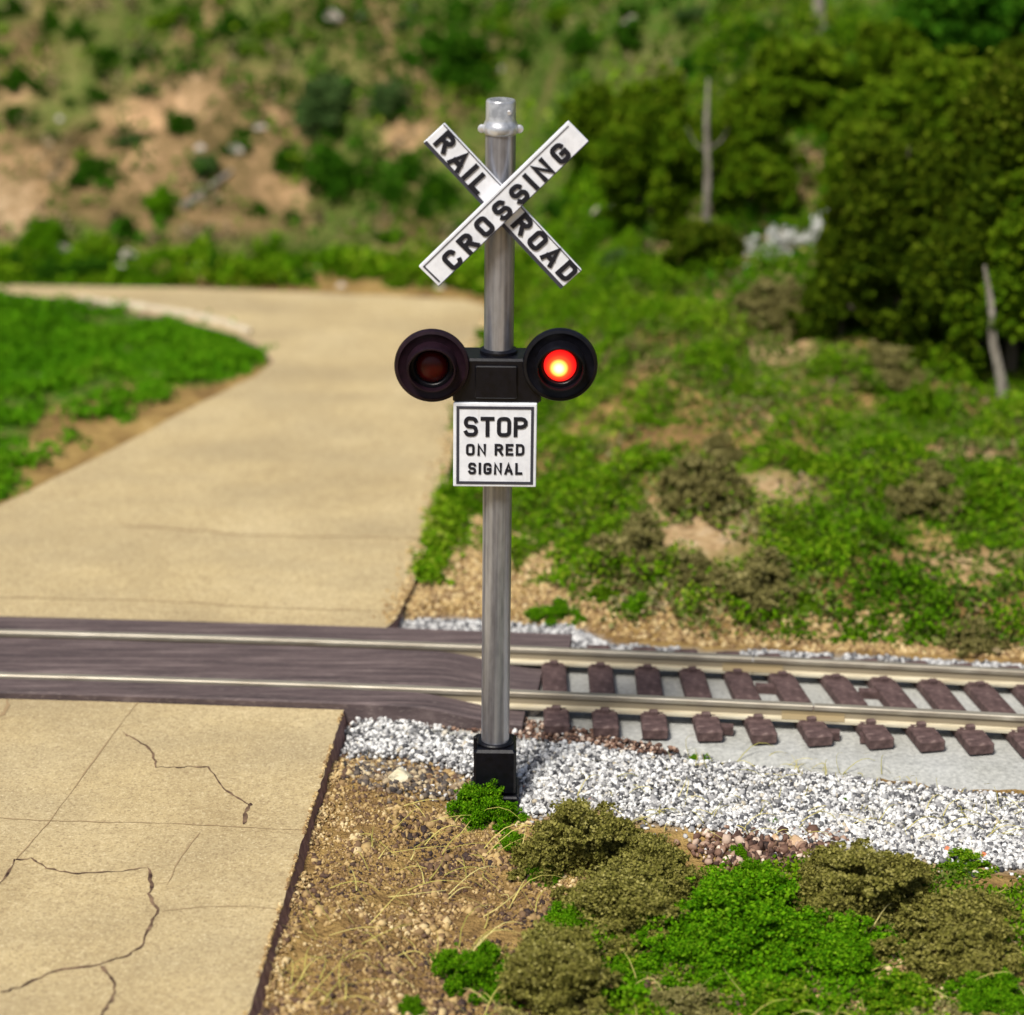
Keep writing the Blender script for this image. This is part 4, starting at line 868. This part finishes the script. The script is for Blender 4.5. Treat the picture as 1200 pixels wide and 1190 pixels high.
# ---------------------------------------------------------------- trees
def tree(px, py, hw, h, mat, label, n=26000, leaf=.055, crown_low=.12, tilt=0., name='tree', nl=26):
    p = hit(px, py); dist = np.dot(p-CAM, ray(600, 595)); sc = dist/FPX; rx = hw*sc; H = h*sc*1.02
    lean = (random.uniform(-.25, .25), random.uniform(-.1, .1)); yb = p[1]+rx*.45; t = empty(name, (p[0], yb, min(height(p[0], yb), height(p[0], p[1])+.15)-.05), label, 'tree')
    L = []
    for i in range(nl):
        z = crown_low+(.92-crown_low)*random.random()**.85; zz = (z-crown_low)/(1-crown_low); prof = math.sqrt(max(.05, 1-(zz*1.05-.12)**2)); a = i*2.4+random.random(); q = random.uniform(.35, .88)*prof
        r = random.uniform(.10, .22); L.append((math.cos(a)*q+lean[0]*z, math.sin(a)*q+lean[1]*z, z*(1-.1)-.02, r))
    for i in range(nl//3):
        a = random.uniform(0, 6.28); z = random.uniform(.1, .95); q = random.uniform(.85, 1.12)*math.sqrt(max(.08, 1-(z*1.05-.15)**2)); L.append((math.cos(a)*q+lean[0]*z, math.sin(a)*q+lean[1]*z, z*.92, random.uniform(.05, .10)))
    L.append((0, 0, .5, .36))
    c = crown_pts(n, L, .07, 70, .30, (1.6, 1.6, .5)); c = c*np.array([rx, rx*.8, H]); c[:, 2] = np.maximum(c[:, 2], .03)
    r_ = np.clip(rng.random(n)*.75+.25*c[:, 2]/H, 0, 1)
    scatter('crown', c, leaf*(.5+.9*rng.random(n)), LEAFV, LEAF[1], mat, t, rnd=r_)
    m = MB(); m.tube([(0,0,-.1),(.02*rx,0,H*.3),(-.03*rx,.03,H*.6),(0,0,H*.9)], [.06*rx+.03, .05*rx+.02, .03*rx+.015, .01], 8)
    for i in range(9):
        l = L[i]; z0_ = H*random.uniform(.15, .55); m.tube([(0,0,z0_),(l[0]*rx*.5, l[1]*rx*.4, (z0_+l[2]*H)/2+.02), (l[0]*rx, l[1]*rx*.8, l[2]*H)], [.03*rx+.01, .02*rx+.008, .005], 6)
    m.build('trunk', M['bark'], t, True); return t
tree(1060, 405, 100, 250, M['treeolive'], 'dark olive tree with spreading boughs, left one of the two biggest trees', 90000, .046, .03, nl=50)
tree(1150, 440, 95, 340, M['treeolive'], 'tallest dark olive tree, right one of the two biggest trees', 90000, .046, .03, nl=50)
tree(1005, 320, 55, 170, M['treegreen'], 'green tree with olive boughs leaning on the left of the biggest trees', 50000, .048, .03, nl=34)
tree(1085, 215, 115, 130, M['treegreen'], 'wide green tree on the slope behind the biggest trees', 52000, .055, .03, nl=40)
tree(1190, 455, 95, 240, M['treegreen'], 'dark green tree at the right frame edge in front of the biggest one', 60000, .050, .05, nl=30)
tree(985, 400, 62, 160, M['treeolive'], 'small olive tree at the left foot of the biggest trees', 26000, .062, .03)
tree(768, 282, 72, 178, M['treegreen'], 'round green tree with a dark hollow beside the dead pole', 50000, .048, .1, nl=30)
tree(880, 262, 66, 150, M['treegreen'], 'green tree between the dead pole and the biggest tree', 46000, .05, .04)
tree(930, 165, 75, 100, M['treegreen'], 'low green tree behind the others, left of the wide one high on the slope', 16000, .09, .03)
tree(1010, 330, 50, 90, M['treegreen'], 'low bushy green tree just above the dry scrub under the biggest tree', 16000, .065, .02)
tree(700, 200, 46, 90, M['treegreen'], 'small green tree standing right behind the crossbuck', 16000, .07, .03)
tree(835, 330, 60, 60, M['treeolive'], 'low wide olive tree left of the pale flowering bush', 16000, .065, .02)
tree(1130, 95, 90, 110, M['dark'], 'dark green tree standing in the top right corner', 22000, .1, .03)
tree(1040, 120, 55, 75, M['treegreen'], 'low green tree left of the top right corner tree', 14000, .1, .03)
tree(1195, 160, 60, 100, M['treeolive'], 'olive tree on the right frame edge, high up', 16000, .1, .03)

def snag(px0, py0, px1, py1, r, label, twigs=2, name='dead_tree'):
    p = hit(px0, py0); q = atY(px1, py1, p[1]); t = empty(name, (p[0], p[1], p[2]-.1), label, 'dead tree'); dv = Vector((q[0]-p[0], 0, q[2]-p[2]+.1))
    m = MB(); pts = [dv*f+Vector((random.uniform(-.02,.02), random.uniform(-.02,.02), 0))*(f > 0) for f in (0,.25,.5,.75,1)]; m.tube(pts, [r*1.5, r*1.05, r*.9, r*.7, r*.3], 8); m.build('trunk', M['dead'], t, True)
    for i in range(twigs):
        f = random.uniform(.35, .8); s = random.choice((-1, 1)); b = MB(); o = dv*f; b.tube([o, o+Vector((s*.12, -.04, .1)), o+Vector((s*.2, -.05, .25))], [r*.35, r*.25, r*.1], 6); b.build('branch', M['dead'], t, True)
snag(826, 275, 831, 92, .033, 'tall bare grey trunk standing between the green trees')
snag(1180, 474, 1152, 312, .042, 'bare leaning grey trunk in front of the trees at the right edge', 0)
snag(1154, 48, 1157, -30, .03, 'thin bare trunk rising out of the top right corner', 1)
snag(962, 32, 957, -30, .07, 'thick pale trunk cut off by the top frame edge', 0)
snag(795, 240, 775, 168, .018, 'thin curved dead sapling left of the tall bare trunk', 1)
# pale log and rocks on the hill
def log(a, b, r, label):
    p, q = hit(*a), hit(*b); t = MB(); P = [Vector(p)+(Vector(q)-Vector(p))*f+Vector((0, 0, r*.6+random.uniform(0, .05))) for f in (0,.3,.6,1)]; t.tube(P, [r, r*.9, r*.75, r*.4], 8)
    o = t.build('log', M['dead'], None, True); tag(o, label, 'log')
log((215, 248), (272, 205), .045, 'thin grey dead log lying on the bare slope left of the big bushes')
log((70, 300), (120, 305), .06, 'grey log lying beside the tall bright shrub')
RG = 'pale rocks along the far road edge'
for i, (px, py) in enumerate([(140,318),(150,300),(232,312),(278,326),(330,326),(372,318),(400,336),(440,318),(495,322),(515,338),(385,300),(120,296)]):
    rock(px, py, random.uniform(.05, .11), M['palerock'], 'pale rock half hidden in the weeds along the far road edge', RG, .6)
SG = 'pale rocks scattered over the hillside'
for i, (px, py) in enumerate([(275,178),(235,175),(390,22),(425,20),(590,82),(660,12),(740,28),(795,75),(895,75),(720,245),(705,250),(305,150),(70,140),(480,10)]):
    rock(px, py, random.uniform(.05, .13), M['palerock'], 'pale rock lying among the shrubs on the hillside', SG, .6)
for i, (px, py) in enumerate([(25,205),(760,560)][:0]): pass
#END
